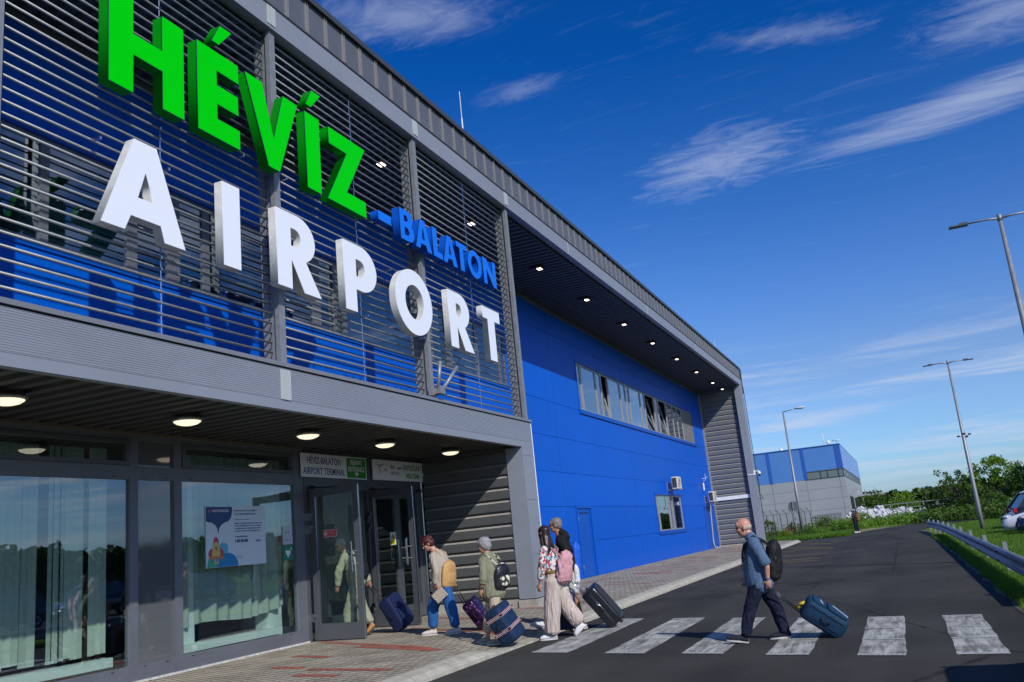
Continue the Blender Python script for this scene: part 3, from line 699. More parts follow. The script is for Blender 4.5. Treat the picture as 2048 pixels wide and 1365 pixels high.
pe(12.05, 1.675, .17, .22, pg, a0=0, a1=180); pe(12.38, 1.675, .27, .23, pb_, a0=0, a1=180, dx=.0035); pe(12.28, 1.98, .12, .10, pc, dx=.0025); pe(12.10, 2.05, .07, .13, pr_, dx=.004); pe(12.10, 1.90, .19, .11, pr_, dx=.0042); pe(12.10, 1.90, .10, .20, py_, a0=-60, a1=240, dx=.0046); pe(12.10, 1.83, .19, .03, mat('p_orange', (.6, .22, .04), .4), dx=.0050); pe(12.10, 1.99, .018, .035, PB, dx=.0052, n=8)
for q in (12.03, 12.10, 12.17): pe(q, 1.79, .02, .05, pb_, dx=.0054, n=8)
txt(t, 'MAGYARORSZÁG', .065, SW, px_+.003, 12.02, 2.60, .8, .0, 'LEFT'); pe(11.95, 2.615, .03, .03, pr_, dx=.004); pe(11.955, 2.608, .02, .02, pg, dx=.0045)
txt(t, 'A TÁMOGATÁS ÖSSZEGE:', .036, PB, px_+.002, 12.58, 2.155, .8, 0, 'LEFT')
rp = random.Random(2); m = MB()
for z, w, h in ((2.61, .58, .022), (2.55, .54, .022), (2.46, .40, .014), (2.39, .72, .02), (2.345, .70, .02), (2.30, .68, .02), (2.255, .66, .02), (1.80, .2, .008), (1.83, .2, .008)):
    y = 12.58
    while y < 12.58+w:
        q = rp.uniform(.01, .03); m.box(px_+.001, px_+.0025, y, y+q, z, z+h); y += q + rp.choice((.006, .006, .02))
m.build('small_print', PB, t)
txt(t, '3 000 000 000', .075, PB, px_+.002, 12.58, 2.07, .78, .002, 'LEFT'); txt(t, 'FORINT', .045, PB, px_+.002, 13.14, 2.07, .8, 0, 'LEFT')
t = panel('defibrillator_sign', px_, 13.92, 14.19, 1.69, 1.95, mat('aed_green', (.0, .22, .12), .4), 'green heart and cross sign at right edge of the poster window', 'sign', .004)
m = MB(); p = arc(14.02, 1.84, .035, .035, 20, 180, 8)[::-1] ; p = arc(14.012, 1.825, .042, .04, 0, 180, 8)[::-1] + arc(14.088, 1.825, .034, .04, 180, 0, 8) + [(14.05, 1.72)]
m.add([(px_+.002, y, z) for y, z in [(13.975, 1.83)] + arc(14.012, 1.84, .037, .035, 180, 0, 8) + arc(14.086, 1.84, .037, .035, 180, 0, 8) + [(14.12, 1.82), (14.05, 1.73)]], [tuple(range(21))]); m.box(px_+.001, px_+.003, 14.14, 14.155, 1.875, 1.925); m.box(px_+.001, px_+.003, 14.125, 14.17, 1.893, 1.907); m.build('heart_and_cross', SW, t, fix=False)
t = panel('paper_notice', px_, 13.91, 14.20, 1.98, 2.33, mat('notice_pale', (.50, .58, .60), .5), 'pale paper notice with spectacles drawing above the green sign', 'notice', .003)
m = MB(); m.box(px_+.001, px_+.002, 13.97, 14.02, 2.20, 2.215); m.box(px_+.001, px_+.002, 14.06, 14.11, 2.20, 2.215); m.box(px_+.001, px_+.002, 13.98, 14.13, 2.07, 2.075); m.box(px_+.001, px_+.002, 13.98, 14.13, 2.05, 2.055); m.build('print', SK, t)
# stickers on the door leaves (leaf plane faces -Y)
def stick(name, x0, x1, y, z0, z1, mt, label, cat):
    t = empty(name, ((x0+x1)/2, y, z0), label, cat); m = MB(); m.box(x0, x1, y-.003, y, z0, z1); m.build('board', mt, t); return t
t = stick('no_smoking_sticker', -10.36, -10.06, 14.665, 2.05, 2.19, SW, 'small red and white notice sticker on the open left door', 'sticker')
m = MB(); m.box(-10.355, -10.26, 14.660, 14.6615, 2.058, 2.182); m.box(-10.255, -10.065, 14.660, 14.6615, 2.058, 2.182); m.build('red_field', SR, t)
m = MB(); m.add([(a[0], 14.6585, a[1]) for a in arc(-10.308, 2.12, .038, .045, 0, 350, 18)], [tuple(range(19))])
for z in (2.155, 2.13, 2.105, 2.08): m.box(-10.24, -10.085, 14.6585, 14.6595, z, z+.006)
m.build('print', mat('sticker_pink', (.7, .45, .45), .5), t, fix=False)
t = stick('warning_sticker', -10.14, -10.00, 16.775, 1.80, 2.07, SW, 'yellow triangle warning sticker on the open middle door', 'sticker')
m = MB(); m.add([(-10.13, 16.770, 1.92), (-10.01, 16.770, 1.92), (-10.07, 16.770, 2.05)], [(0, 1, 2)]); m.build('black_triangle', SK, t, fix=False)
m = MB(); m.add([(-10.118, 16.768, 1.928), (-10.022, 16.768, 1.928), (-10.07, 16.768, 2.032)], [(0, 1, 2)]); m.box(-10.13, -10.01, 16.768, 16.770, 1.81, 1.90); m.build('yellow_field', SY, t, fix=False)
m = MB(); m.bar((-10.095, 16.766, 1.945), (-10.05, 16.766, 1.985), .012); m.bar((-10.05, 16.766, 1.985), (-10.065, 16.766, 2.0), .008)
for z in (1.875, 1.855, 1.835): m.box(-10.12, -10.03, 16.765, 16.7675, z, z+.006)
m.build('print', SK, t)

# ------------------------------------------------------------------ things on the facade
def blind(y0, y1, n, z0, z1, x, label, seed):
    rnd = random.Random(seed); t = empty('vertical_blind', (x, y0, z0), label, 'blind'); m = MB(); w = (y1-y0)/n
    for i in range(n):
        a = rnd.uniform(-.5, .5); y = y0+w*(i+.5); dx = math.sin(a)*w*.55; dy = math.cos(a)*w*.52; zz = z0 + (rnd.uniform(0, .05))
        m.add([(x-dx, y-dy, zz), (x+dx, y+dy, zz), (x+dx, y+dy, z1), (x-dx, y-dy, z1)], [(0, 1, 2, 3)]); m.box(x-.005, x+.005, y-dy*.9, y+dy*.9, zz, zz+.04)
    m.build('slat_panel', mat('blind_fabric', (.50, .56, .50), .8, var=.08, vscale=12), t, fix=False)
blind(3.5, 8.85, 44, .60, 3.6, XG-.30, 'long pale vertical blind behind the left shop window, left part', 3)
blind(9.02, 9.62, 6, .58, 3.6, XG-.30, 'vertical blind strips in the middle of the left shop window', 4)
blind(9.70, 10.0, 3, .56, 3.6, XG-.27, 'few loose blind strips near the right end of left shop window', 5)
def curtain(y0, y1, z0, z1, x, label):
    t = empty('curtain', (x, y0, z0), label, 'curtain'); m = MB(); m.smooth = True; n = 150; vs = []
    for i in range(n+1):
        u = i/n; y = y0+(y1-y0)*u; d = .045*math.sin(u*62+1.5*math.sin(u*9)) + .03*math.sin(u*23)
        zz = z0 + .05*math.sin(u*7) + .12*u
        for z in (zz, zz+.02, z0+1.2, z1): vs.append((x+d*(1 if z < z1 else .5), y, z))
    m.add(vs, [(4*i+j, 4*i+4+j, 4*i+5+j, 4*i+1+j) for i in range(n) for j in range(3)])
    m.build('cloth', mat('sheer_curtain', (.40, .46, .42), .9), t, fix=False)
curtain(11.32, 14.2, .72, 3.6, XG-.28, 'pale gathered curtain behind the poster window')
def ac_unit(x, y, z, label, legs):
    t = empty('air_conditioner', (x, y, z), label, 'air conditioner', 'outdoor air conditioner units on the blue wall')
    m = MB(); m.box(x-.16, x+.16, y-.42, y+.42, z, z+.62); bevel(m.build('casing', mat('ac_cream', (.62, .60, .54), .5, var=.06), t), .02)
    m = MB(); m.smooth = True
    for k in range(7): m.tube([(x+.165, y-.08+.26*math.cos(R(a))*(k+1)/7, z+.31+.26*math.sin(R(a))*(k+1)/7) for a in range(0, 361, 20)], .005, 5, cap=False)
    m.build('fan_grille', mat('grille_grey', (.3, .3, .29), .5), t)
    m = MB(); m.box(x-.13, x+.10, y-.424, y-.4205, z+.06, z+.56)
    for k in range(10): m.box(x-.13, x+.10, y-.43, y-.424, z+.08+k*.05, z+.095+k*.05)
    m.build('coil', mat('coil_dark', (.05, .05, .06), .6), t)
    m = MB()
    for dy in (-.3, .3): m.bar((W+.001, y+dy, z-.03), (x+.22, y+dy, z-.03), .03); m.bar((W+.015, y+dy, z-.03), (W+.015, y+dy, z+.4), .03)
    m.build('bracket', FRAME_L, t)
    return t
ac_unit(-10.28, 45.6, 3.50, 'cream outdoor air conditioner on bracket above the small window', 1)
t = ac_unit(-10.28, 54.9, 2.88, 'cream outdoor air conditioner with drain hose beside the corrugated end wall', 1)
m = MB(); m.tube([(-10.4, 54.7, 2.9), (-10.5, 54.75, 2.3), (-10.6, 54.8, .5), (-10.55, 54.85, .2), (-10.3, 54.9, .14)], .028, 8); m.build('drain_hose', mat('hose', (.55, .5, .46), .6), t)
m = MB(); m.tube([(-10.62, 54.3, 3.6), (-10.62, 54.3, 4.05)], .05, 8); m.build('riser_duct', WHITE, t)
m = MB(); m.tube([(-10.3, 54.85, 2.85), (-10.25, 54.9, 2.72)], .035, 8); m.build('red_cap', mat('red_cap', (.6, .06, .02), .4), t)
t = empty('wall_antenna', (-10.6, 54.4, 4.1), 'small wire antenna on the blue wall above the far air conditioner', 'antenna')
m = MB(); m.tube([(-10.6, 54.3, 4.15), (-10.45, 54.35, 4.22), (-10.45, 54.35, 4.6)], .012, 6); m.tube([(-10.6, 54.0, 4.3), (-10.45, 54.35, 4.3), (-10.4, 54.7, 4.42)], .012, 6); m.build('rods', WHITE, t)
t = empty('cable_trunking', (-9.4, 57.1, 2.95), 'white horizontal cable trunking across the corrugated end wall', 'trunking'); m = MB(); m.box(-10.6, -8.2, 57.16, 57.23, 2.95, 3.17); m.build('trunking_box', WHITE, t)
t = empty('security_camera', (-7.8, 57.3, 4.2), 'white dome camera on the corner of the end pillar', 'camera')
m = MB(); m.box(-7.93, -7.86, 57.15, 57.35, 4.3, 4.6); m.bar((-7.88, 57.25, 4.52), (-7.62, 57.2, 4.55), .05); m.box(-8.3, -7.86, 56.96, 56.99, 4.30, 4.36); m.smooth = True; m.ell((-7.62, 57.2, 4.40), .10, .10, .12); m.build('housing', WHITE, t)
m = MB(); m.smooth = True; m.ell((-7.62, 57.2, 4.28), .085, .085, .09); m.build('dome', mat('dome_black', (.02, .02, .02), .15), t)
m = MB(); m.smooth = True; m.tube([(-7.75, 57.2, 4.3), (-7.72, 57.2, 3.8), (-7.76, 57.2, 3.1), (-7.6, 57.2, 2.75), (-7.62, 57.2, 2.9), (-7.8, 57.1, 2.8), (-8.2, 57.0, 3.05)], .015, 6); m.build('cable', BLACK, t)
t = empty('flag_bracket', (-7.88, 15.2, 4.6), 'steel forked flagpole bracket on the canopy coping by the third post', 'bracket')
m = MB(); m.obox((-7.86, 15.22, 4.64), .14, .20, .12); m.box(-8.02, -7.93, 15.05, 15.25, 4.55, 4.68); m.build('base', GALV, t)
m = MB(); m.smooth = True; m.tube([(-7.86, 15.15, 4.66), (-7.78, 15.18, 5.22)], .035, 10); m.tube([(-7.84, 15.3, 4.66), (-7.70, 15.75, 5.18)], .035, 10); m.build('socket_tube', GALV, t)
m = MB(); m.bar((-7.83, 15.28, 4.72), (-7.74, 15.6, 5.0), .012, .03); m.build('stay', STEEL, t)
for (y, z1, lab) in ((20.0, 13.75, 'thin lightning rod on the roof edge above the sunscreen end'), (56.4, 13.1, 'thin lightning rod at the far roof end')):
    t = empty('lightning_rod', (-9.0, y, 10.6), lab, 'lightning rod'); m = MB(); m.tube([(-9, y, 10.6), (-9, y, z1-.8)], .02, 6); m.tube([(-9, y, z1-.8), (-9, y, z1)], .01, 6); m.build('rod', WHITE, t)
t = empty('roof_beacon', (-8.8, 55.4, 10.6), 'small red topped roof beacon by the far roof end', 'beacon'); m = MB(); m.tube([(-8.8, 55.4, 10.6), (-8.8, 55.4, 11.75)], .05, 8); m.build('stand', FRAME_L, t); m = MB(); m.tube([(-8.8, 55.4, 11.75), (-8.8, 55.4, 11.95)], .08, 10); m.build('red_lens', SR, t)
# ------------------------------------------------------------------ ground
def nmat(name, fn):
    m = bpy.data.materials.new(name); m.use_nodes = True; t = NT(m.node_tree); fn(t, t.n['Principled BSDF']); MAT[name] = m; return m
def bump(t, p, h, st, dist=.01):
    b = t.new('ShaderNodeBump'); b.inputs['Strength'].default_value = st; b.inputs['Distance'].default_value = dist; t.put(b.inputs['Height'], h); t.put(p.inputs['Normal'], b.outputs[0])
def f_asphalt(t, p):
    v = t.pos(); n1 = t.noise(v, .35, 4, .6); n2 = t.noise(v, 90, 3, .7); n3 = t.noise(t.mapping(v, scale=(1.2, .12, 1)), 1.0, 3, .5)
    pch = t.noise(t.mapping(v, scale=(.5, .16, 1)), 1.0, 2, .4, .6); crk = t.new('ShaderNodeTexVoronoi', feature='DISTANCE_TO_EDGE'); t.put(crk.inputs['Vector'], t.mapping(v, scale=(.16, .07, 1))); crk.inputs['Scale'].default_value = 1
    nd = t.math('ADD', crk.outputs['Distance'], t.math('MULTIPLY', t.math('SUBTRACT', t.noise(v, 3, 4, .6), .5), .02))
    crack = t.ramp(nd, [(.0, (.45, .45, .45)), (.0022, (.55, .55, .55)), (.0042, (1, 1, 1))])
    x_, y_, z_ = t.xyz(v); ty = t.math('MULTIPLY', t.math('SINE', t.math('MULTIPLY', x_, 3.4)), .5)
    base = t.ramp(t.math('ADD', t.math('ADD', t.math('MULTIPLY', n1, .5), t.math('MULTIPLY', n3, .3)), t.math('ADD', t.math('MULTIPLY', pch, .2), t.math('MULTIPLY', ty, .03))), [(.38, (.050, .049, .045)), (.62, (.094, .091, .083))])
    sp = t.ramp(n2, [(.50, (.55, .55, .55)), (.66, (1.5, 1.5, 1.5)), (.76, (3.2, 3.2, 3.1))])
    wn = t.ramp(t.noise(v, 22, 1, .5), [(.755, (1, 1, 1)), (.775, (4.5, 4.3, 4))])
    t.put(p.inputs['Base Color'], t.mix(1, t.mix(1, t.mix(1, base, sp, 'MULTIPLY'), wn, 'MULTIPLY'), crack, 'MULTIPLY')); p.inputs['Roughness'].default_value = .92; p.inputs['Specular IOR Level'].default_value = .12
    bump(t, p, n2, .6, .008)
ASPH = nmat('asphalt', f_asphalt)
def f_mark(t, p):
    v = t.pos(); s = t.noise(t.mapping(v, rot=(0, 0, .12), scale=(9, 1.0, 1)), 1.2, 7, .68, .9); n = t.noise(v, 60, 3, .7); e = t.noise(t.mapping(v, scale=(2.5, 2.2, 1)), 1, 3, .5)
    f = t.math('ADD', t.math('ADD', t.math('MULTIPLY', s, .55), t.math('MULTIPLY', n, .35)), t.math('MULTIPLY', e, .25))
    t.put(p.inputs['Base Color'], t.ramp(f, [(.44, (.055, .055, .052)), (.53, (.22, .22, .20)), (.66, (.52, .52, .48))])); p.inputs['Roughness'].default_value = .85; p.inputs['Specular IOR Level'].default_value = .2
    bump(t, p, n, .5, .006)
MARK = nmat('worn_white_marking', f_mark)
def f_markend(t, p):
    v = t.pos(); n = t.noise(v, 45, 4, .7)
    t.put(p.inputs['Base Color'], t.ramp(n, [(.36, (.10, .10, .10)), (.55, (.50, .50, .47))])); p.inputs['Roughness'].default_value = .85
MARKE = nmat('white_marking_end', f_markend)
def f_paver(t, p):
    v = t.pos(); vm = t.mapping(v, rot=(0, 0, R(28)))
    b = t.new('ShaderNodeTexBrick'); t.put(b.inputs['Vector'], vm); b.inputs['Scale'].default_value = 1; b.inputs['Brick Width'].default_value = .20; b.inputs['Row Height'].default_value = .10; b.inputs['Mortar Size'].default_value = .010; b.inputs['Mortar Smooth'].default_value = .3
    b.inputs['Color1'].default_value = (.43, .385, .31, 1); b.inputs['Color2'].default_value = (.34, .31, .255, 1); b.inputs['Mortar'].default_value = (.05, .045, .035, 1); b.inputs['Bias'].default_value = -.1
    n = t.noise(v, 1.3, 5, .6); n2 = t.noise(v, 60, 3, .6)
    c = t.mix(1, b.outputs['Color'], t.ramp(n, [(.3, (.72, .70, .66)), (.7, (1.22, 1.22, 1.2))]), 'MULTIPLY')
    c = t.mix(1, c, t.ramp(n2, [(.3, (.8, .8, .8)), (.7, (1.2, 1.2, 1.2))]), 'MULTIPLY')
    hole = t.new('ShaderNodeTexVoronoi'); t.put(hole.inputs['Vector'], t.mapping(vm, scale=(5, 10, 1))); hole.inputs['Scale'].default_value = 1; hole.inputs['Randomness'].default_value = .12
    c = t.mix(t.ramp(hole.outputs['Distance'], [(.10, (1, 1, 1)), (.17, (0, 0, 0))]), c, (.035, .03, .025))
    t.put(p.inputs['Base Color'], c); p.inputs['Roughness'].default_value = .9; p.inputs['Specular IOR Level'].default_value = .2
    bump(t, p, t.math('SUBTRACT', n2, t.math('MULTIPLY', b.outputs['Fac'], 1.2)), .5, .012)
PAVE = nmat('concrete_pavers', f_paver)
def f_red(t, p):
    v = t.pos(); n = t.noise(v, 7, 4, .6); b = t.new('ShaderNodeTexBrick'); t.put(b.inputs['Vector'], t.mapping(v, rot=(0, 0, R(28)))); b.inputs['Scale'].default_value = 1; b.inputs['Brick Width'].default_value = .20; b.inputs['Row Height'].default_value = .10; b.inputs['Mortar Size'].default_value = .006
    b.inputs['Color1'].default_value = (.42, .12, .07, 1); b.inputs['Color2'].default_value = (.30, .09, .06, 1); b.inputs['Mortar'].default_value = (.08, .05, .04, 1)
    t.put(p.inputs['Base Color'], t.mix(1, b.outputs['Color'], t.ramp(n, [(.3, (.7, .7, .7)), (.7, (1.25, 1.2, 1.2))]), 'MULTIPLY')); p.inputs['Roughness'].default_value = .9
REDP = nmat('red_pavers', f_red)
def f_grass(t, p):
    v = t.pos(); n = t.noise(v, .25, 5, .6); n2 = t.noise(v, 9, 4, .7)
    c = t.ramp(t.math('ADD', t.math('MULTIPLY', n, .6), t.math('MULTIPLY', n2, .4)), [(.36, (.035, .085, .008)), (.50, (.085, .16, .015)), (.66, (.19, .21, .05))])
    t.put(p.inputs['Base Color'], c); p.inputs['Roughness'].default_value = .95; p.inputs['Specular IOR Level'].default_value = .1
    bump(t, p, n2, 1, .06)
GRASS = nmat('grass_ground', f_grass)
DIRT = mat('dry_dirt', (.17, .13, .08), .95, var=.35, vscale=3, bump=.6, bscale=30)
KERB = mat('kerb_concrete', (.42, .39, .32), .9, var=.28, vscale=6, bump=.7, bscale=50)

m = MB(); m.quad((-1500, -600, -.03), (1500, -600, -.03), (1500, 2400, -.03), (-1500, 2400, -.03)); struct(m.build('ground', GRASS))
m = MB()
road = [(-5.78, -30), (1.28, -30), (1.30, 14), (1.32, 24), (1.26, 39), (1.15, 50), (.98, 56), (1.25, 62), (2.4, 69), (6, 77), (20, 88), (60, 97), (60, 107), (20, 98), (4, 88), (-.2, 77), (-2.6, 68.5), (-5.0, 62.5), (-7.9, 59.5), (-5.78, 57)]
m.add([(x, y, 0) for x, y in road], [tuple(range(len(road)))]); struct(m.build('road', ASPH))
m = MB(); m.quad((8, -30, -.008), (30, -30, -.008), (30, 46, -.008), (8, 46, -.008)); m.add([(3.2, 39.2, -.006), (30, 39.2, -.004), (30, 52, -.004), (3.2, 52, -.004)], [(0, 1, 2, 3)]); struct(m.build('parking_area', ASPH))
# bare strip of dirt along the road edge
m = MB(); pts = []
rnd = random.Random(11)
for i in range(90):
    y = 5+i*.6; e = 1.30 if y < 30 else 1.30-.0122*(y-30)
    pts.append((e-.03+rnd.uniform(-.04, .05), e+.16+rnd.uniform(-.08, .16), y))
vs = []; [vs.extend([(a, y, .004), (b, y, .006)]) for a, b, y in pts]
m.add(vs, [(2*i, 2*i+1, 2*i+3, 2*i+2) for i in range(len(pts)-1)]); struct(m.build('road_shoulder', DIRT))
m = MB(); m.add([(x, y, .002) for x, y in [(-7.8, 59.7), (-5.2, 62.2), (-2.8, 68.2), (-.5, 76.8), (-2.4, 78), (-5.0, 69), (-6.4, 64.5), (-8.6, 62)]], [tuple(range(8))]); struct(m.build('verge', mat('dry_grass', (.22, .20, .08), .95, var=.35, vscale=1.5, bump=.8, bscale=12)))
# zebra crossing
m = MB(); Z = .004
st = [(-5.30, -4.66, 12.50, 12.30, 16.75, 16.5), (-4.03, -3.42, 12.06, 11.86, 16.2, 15.98), (-2.88, -2.31, 11.70, 11.50, 15.66, 15.42), (-1.76, -1.25, 11.26, 11.12, 15.06, 14.9), (-.71, -.21, 10.93, 10.78, 14.66, 14.52), (.29, .78, 10.70, 10.62, 14.34, 14.2)]
for (a, b, n0, n1, f0, f1) in st:
    rows = 12; vs = []
    for i in range(rows+1):
        u = i/rows
        vs += [(a+rnd.uniform(-.012, .012), n0+(f0-n0)*u, Z), (b+rnd.uniform(-.012, .012), n1+(f1-n1)*u, Z)]
    m.cur = 0; m.add(vs, [(2*i, 2*i+1, 2*i+3, 2*i+2) for i in range(rows)])
    m.cur = 1
    for u, h in ((0, .11), (.34, .09), (.63, .10), (.965, .11)):
        ya, yb = n0+(f0-n0)*u, n1+(f1-n1)*u
        m.add([(a, ya, Z+.004), (b, yb, Z+.004), (b, yb+h, Z+.004), (a, ya+h, Z+.004)], [(0, 1, 2, 3)])
struct(m.build('zebra_crossing', [MARK, MARKE]))
m = MB()
def strip(a, b, w=.11, z=.004):
    a, b = Vector((*a, z)), Vector((*b, z)); d = (b-a).normalized(); n = Vector((-d.y, d.x, 0))*w/2; m.quad(a-n, b-n, b+n, a+n)
for a, b in (((-4.9, 33.6), (-2.9, 33.0)), ((-4.9, 35.2), (-2.9, 34.2)), ((-5.2, 38.3), (-2.9, 38.0)), ((-5.5, 43.0), (-3.8, 44.0)), ((-5.6, 48), (-3.0, 43.2)), ((-5.5, 53), (-3.5, 49)), ((-5.4, 56.5), (-3.2, 55))): strip(a, b)
struct(m.build('yellow_road_marking', mat('worn_yellow', (.38, .27, .06), .85, var=.5, vscale=9)))
# pavement with dropped kerb at the crossing
def hgt(x, y):
    """pavement height: falls to the road at the crossing"""
    def ss(a, b, t): t = min(1, max(0, (t-a)/(b-a))); return t*t*(3-2*t)
    drop = ss(12.0, 12.9, y)*(1-ss(16.2, 17.2, y)); near = ss(-7.4, -6.0, x)
    return .12 - .105*drop*near
m = MB(); xs_ = [-10.70, -9.2, -8.2, -7.6, -7.2, -6.8, -6.4, -6.12]; ys_ = [-30] + [2+i*.4 for i in range(46)] + [21+i*3 for i in range(12)] + [56.95]
vs = [(x, y, hgt(x, y)) for y in ys_ for x in xs_]; nx = len(xs_)
m.add(vs, [(j*nx+i, j*nx+i+1, (j+1)*nx+i+1, (j+1)*nx+i) for j in range(len(ys_)-1) for i in range(nx-1)])
m.add([(x, y, .12) for x, y in ((-6.12, 56.95), (-6.12, 57.2), (-7.8, 59.2), (-9.0, 59.6), (-9.0, 58.0), (-7.85, 57.98), (-7.85, 56.95))], [tuple(range(7))])
struct(m.build('pavement', PAVE))
m = MB(); rnd = random.Random(5)
def rstrip(a, b, w=.10):
    a, b = Vector(a), Vector(b); n = max(1, int((b-a).length/.25)); d = (b-a).normalized(); q = Vector((-d.y, d.x))*w/2
    for i in range(n):
        p0 = a+(b-a)*(i/n); p1 = a+(b-a)*((i+1)/n); vs = [p0-q, p1-q, p1+q, p0+q]
        m.add([(v.x, v.y, hgt(v.x, v.y)+.004) for v in vs], [(0, 1, 2, 3)])
for a, b in (((-8.1, 10.93), (-6.5, 10.55)), ((-7.95, 10.42), (-7.1, 10.22)), ((-9.56, 12.57), (-8.62, 12.2)), ((-10.45, 14.55), (-6.9, 12.62)), ((-8.9, 13.43), (-6.9, 12.45)), ((-9.4, 16.09), (-7.4, 14.9)), ((-10.2, 18.4), (-6.4, 16.05)), ((-8.2, 15.6), (-6.5, 14.4)), ((-9.0, 11.3), (-8.3, 11.1))): rstrip(a, b, .17)
for i in range(34):
    y = 19.5+i*1.08+rnd.uniform(-.2, .2); x = rnd.uniform(-10.2, -8.2); L = rnd.uniform(.7, 2.0); rstrip((x, y), (min(x+L, -6.3), y-L*.5), .16)
struct(m.build('red_paver_lines', REDP))
m = MB(); y = -6
while y < 57.0:
    L = 1.0 if not (10 < y < 20) else .5
    dr = hgt(-6.0, y+L/2); prof = [(-6.12, -.04), (-6.12, dr), (-6.03, dr+.004), (-5.88, dr*.72), (-5.80, .03), (-5.79, -.04)]
    dr2 = [hgt(-6.0, yy) for yy in (y, y+L)]
    rings = []
    for yy, dd in ((y+.011, dr2[0]), (y+L-.011, dr2[1])): rings.append([(-6.12, yy, -.04), (-6.12, yy, dd), (-6.03, yy, dd+.005), (-5.88, yy, .01+dd*.72), (-5.80, yy, .02+dd*.2), (-5.79, yy, -.04)])
    m.loft(rings); y += L
m.cur = 1; m.box(-6.119, -5.86, -6, 57, -.04, .004); m.cur = 0
vsx = [(-6.0, 57.0), (-6.6, 58.0), (-7.9, 59.5)]
for i in range(2): m.bar((vsx[i][0], vsx[i][1], .05), (vsx[i+1][0], vsx[i+1][1], .05), .16, .16)
struct(m.build('kerb', [KERB, mat('joint_dirt', (.06, .045, .025), .95)]))

# ------------------------------------------------------------------ foliage
def leafmat(name, c1, c2, tr=.25):
    def f(t, p):
        n = t.noise(t.pos(), .9, 3, .6); n2 = t.noise(t.pos(), 14, 2, .5)
        t.put(p.inputs['Base Color'], t.ramp(t.math('ADD', t.math('MULTIPLY', n, .5), t.math('MULTIPLY', n2, .5)), [(.38, c1), (.62, c2)])); p.inputs['Roughness'].default_value = .55
        p.inputs['Specular IOR Level'].default_value = .3
        o = t.n['Material Output']; mx = t.new('ShaderNodeMixShader'); tl = t.new('ShaderNodeBsdfTranslucent'); tl.inputs[0].default_value = (c2[0]*1.6, c2[1]*1.6, c2[2]*.8, 1)
        mx.inputs[0].default_value = tr; t.l.new(p.outputs[0], mx.inputs[1]); t.l.new(tl.outputs[0], mx.inputs[2]); t.l.new(mx.outputs[0], o.inputs[0])
    return nmat(name, f)
LF1 = leafmat('leaf_mid', (.030, .075, .010), (.085, .155, .018)); LF2 = leafmat('leaf_bright', (.065, .15, .012), (.15, .26, .025)); LF3 = leafmat('leaf_dark', (.014, .035, .010), (.035, .070, .014)); LF4 = leafmat('leaf_brown', (.06, .045, .015), (.13, .09, .03)); LF5 = leafmat('leaf_grey', (.06, .085, .045), (.13, .16, .09))
BARK = mat('bark', (.09, .07, .05), .9, var=.3, vscale=8)
def leaf_card(m, p, s, rnd):
    a = rnd.uniform(0, 6.283); b = rnd.uniform(-1.1, 1.1); d = Vector((math.cos(a)*math.cos(b), math.sin(a)*math.cos(b), math.sin(b)))
    e = d.cross(Vector((rnd.uniform(-1, 1), rnd.uniform(-1, 1), rnd.uniform(-1, 1)))).normalized(); h = s*.34
    m.add([p-d*s*.5, p-d*s*.08+e*h, p+d*s*.5, p-d*s*.08-e*h], [(0, 1, 2, 3)])
def clump(m, c, r, n, s, rnd, flat=.8):
    for _ in range(n):
        v = Vector((rnd.gauss(0, 1), rnd.gauss(0, 1), rnd.gauss(0, 1))).normalized()*r*(rnd.random()**.45); v.z *= flat
        leaf_card(m, c+v, s*rnd.uniform(.6, 1.3), rnd)
def tree(name, x, y, h, r, mt, label, seed, leaf=.22, dens=1.0, trunk=.3, group=None, cat='tree', low=.25, nclump=60, twiggy=False):
    rnd = random.Random(seed); t = empty(name, (x, y, 0), label, cat, group)
    m = MB(); tips = []
    k = max(1, int(r*1.2)) if twiggy else 1
    m.tube([(x, y, -.05), (x+rnd.uniform(-.1, .1)*r, y, h*.4), (x+rnd.uniform(-.2, .2)*r, y+rnd.uniform(-.1, .1)*r, h*.86)], [trunk*.5, trunk*.32, trunk*.07], 7)
    for i in range(12):
        a = rnd.uniform(0, 6.283); z0 = h*rnd.uniform(.12, .6); rr = r*rnd.uniform(.5, .95); z1 = min(h*.98, z0+h*rnd.uniform(.15, .4))
        q = (x+math.cos(a)*rr, y+math.sin(a)*rr, z1); m.tube([(x, y, z0), (x+math.cos(a)*rr*.5, y+math.sin(a)*rr*.5, (z0+z1)/2+.05*h), q], [trunk*.2, trunk*.12, trunk*.04], 5); tips.append(Vector(q))
    m.build('trunk', BARK, t)
    m = MB()
    for i in range(nclump):
        if i < len(tips): c = tips[i]
        else:
            a = rnd.uniform(0, 6.283); u = rnd.random()**.55; zz = rnd.uniform(low, .95); w = math.sin(math.pi*min(1, (zz-low*.3)/(1.02-low*.3))**.8)**.7
            c = Vector((x+math.cos(a)*r*u*w, y+math.sin(a)*r*u*w, h*zz))
        clump(m, c, r*rnd.uniform(.14, .28), int(60*dens), leaf, rnd)
    m.build('crown', mt, t, fix=False); return t
def bush(name, x, y, h, r, mt, label, seed, leaf=.12, n=900, group=None, cat='shrub'):
    rnd = random.Random(seed); t = empty(name, (x, y, 0), label, cat, group)
    m = MB()
    for i in range(6):
        a = rnd.uniform(0, 6.283); m.tube([(x, y, -.05), (x+math.cos(a)*r*.6, y+math.sin(a)*r*.6, h*.8)], [.02+h*.008, .005], 5)
    m.build('stem', BARK, t); m = MB()
    for i in range(n//30):
        a = rnd.uniform(0, 6.283); u = rnd.random()**.6; zz = rnd.uniform(.08, .92); c = Vector((x+math.cos(a)*r*u*(1.1-zz*.6), y+math.sin(a)*r*u*(1.1-zz*.6), h*zz))
        clump(m, c, r*rnd.uniform(.16, .3)+.05, 30, leaf, rnd)
    m.build('foliage', mt, t, fix=False); return t
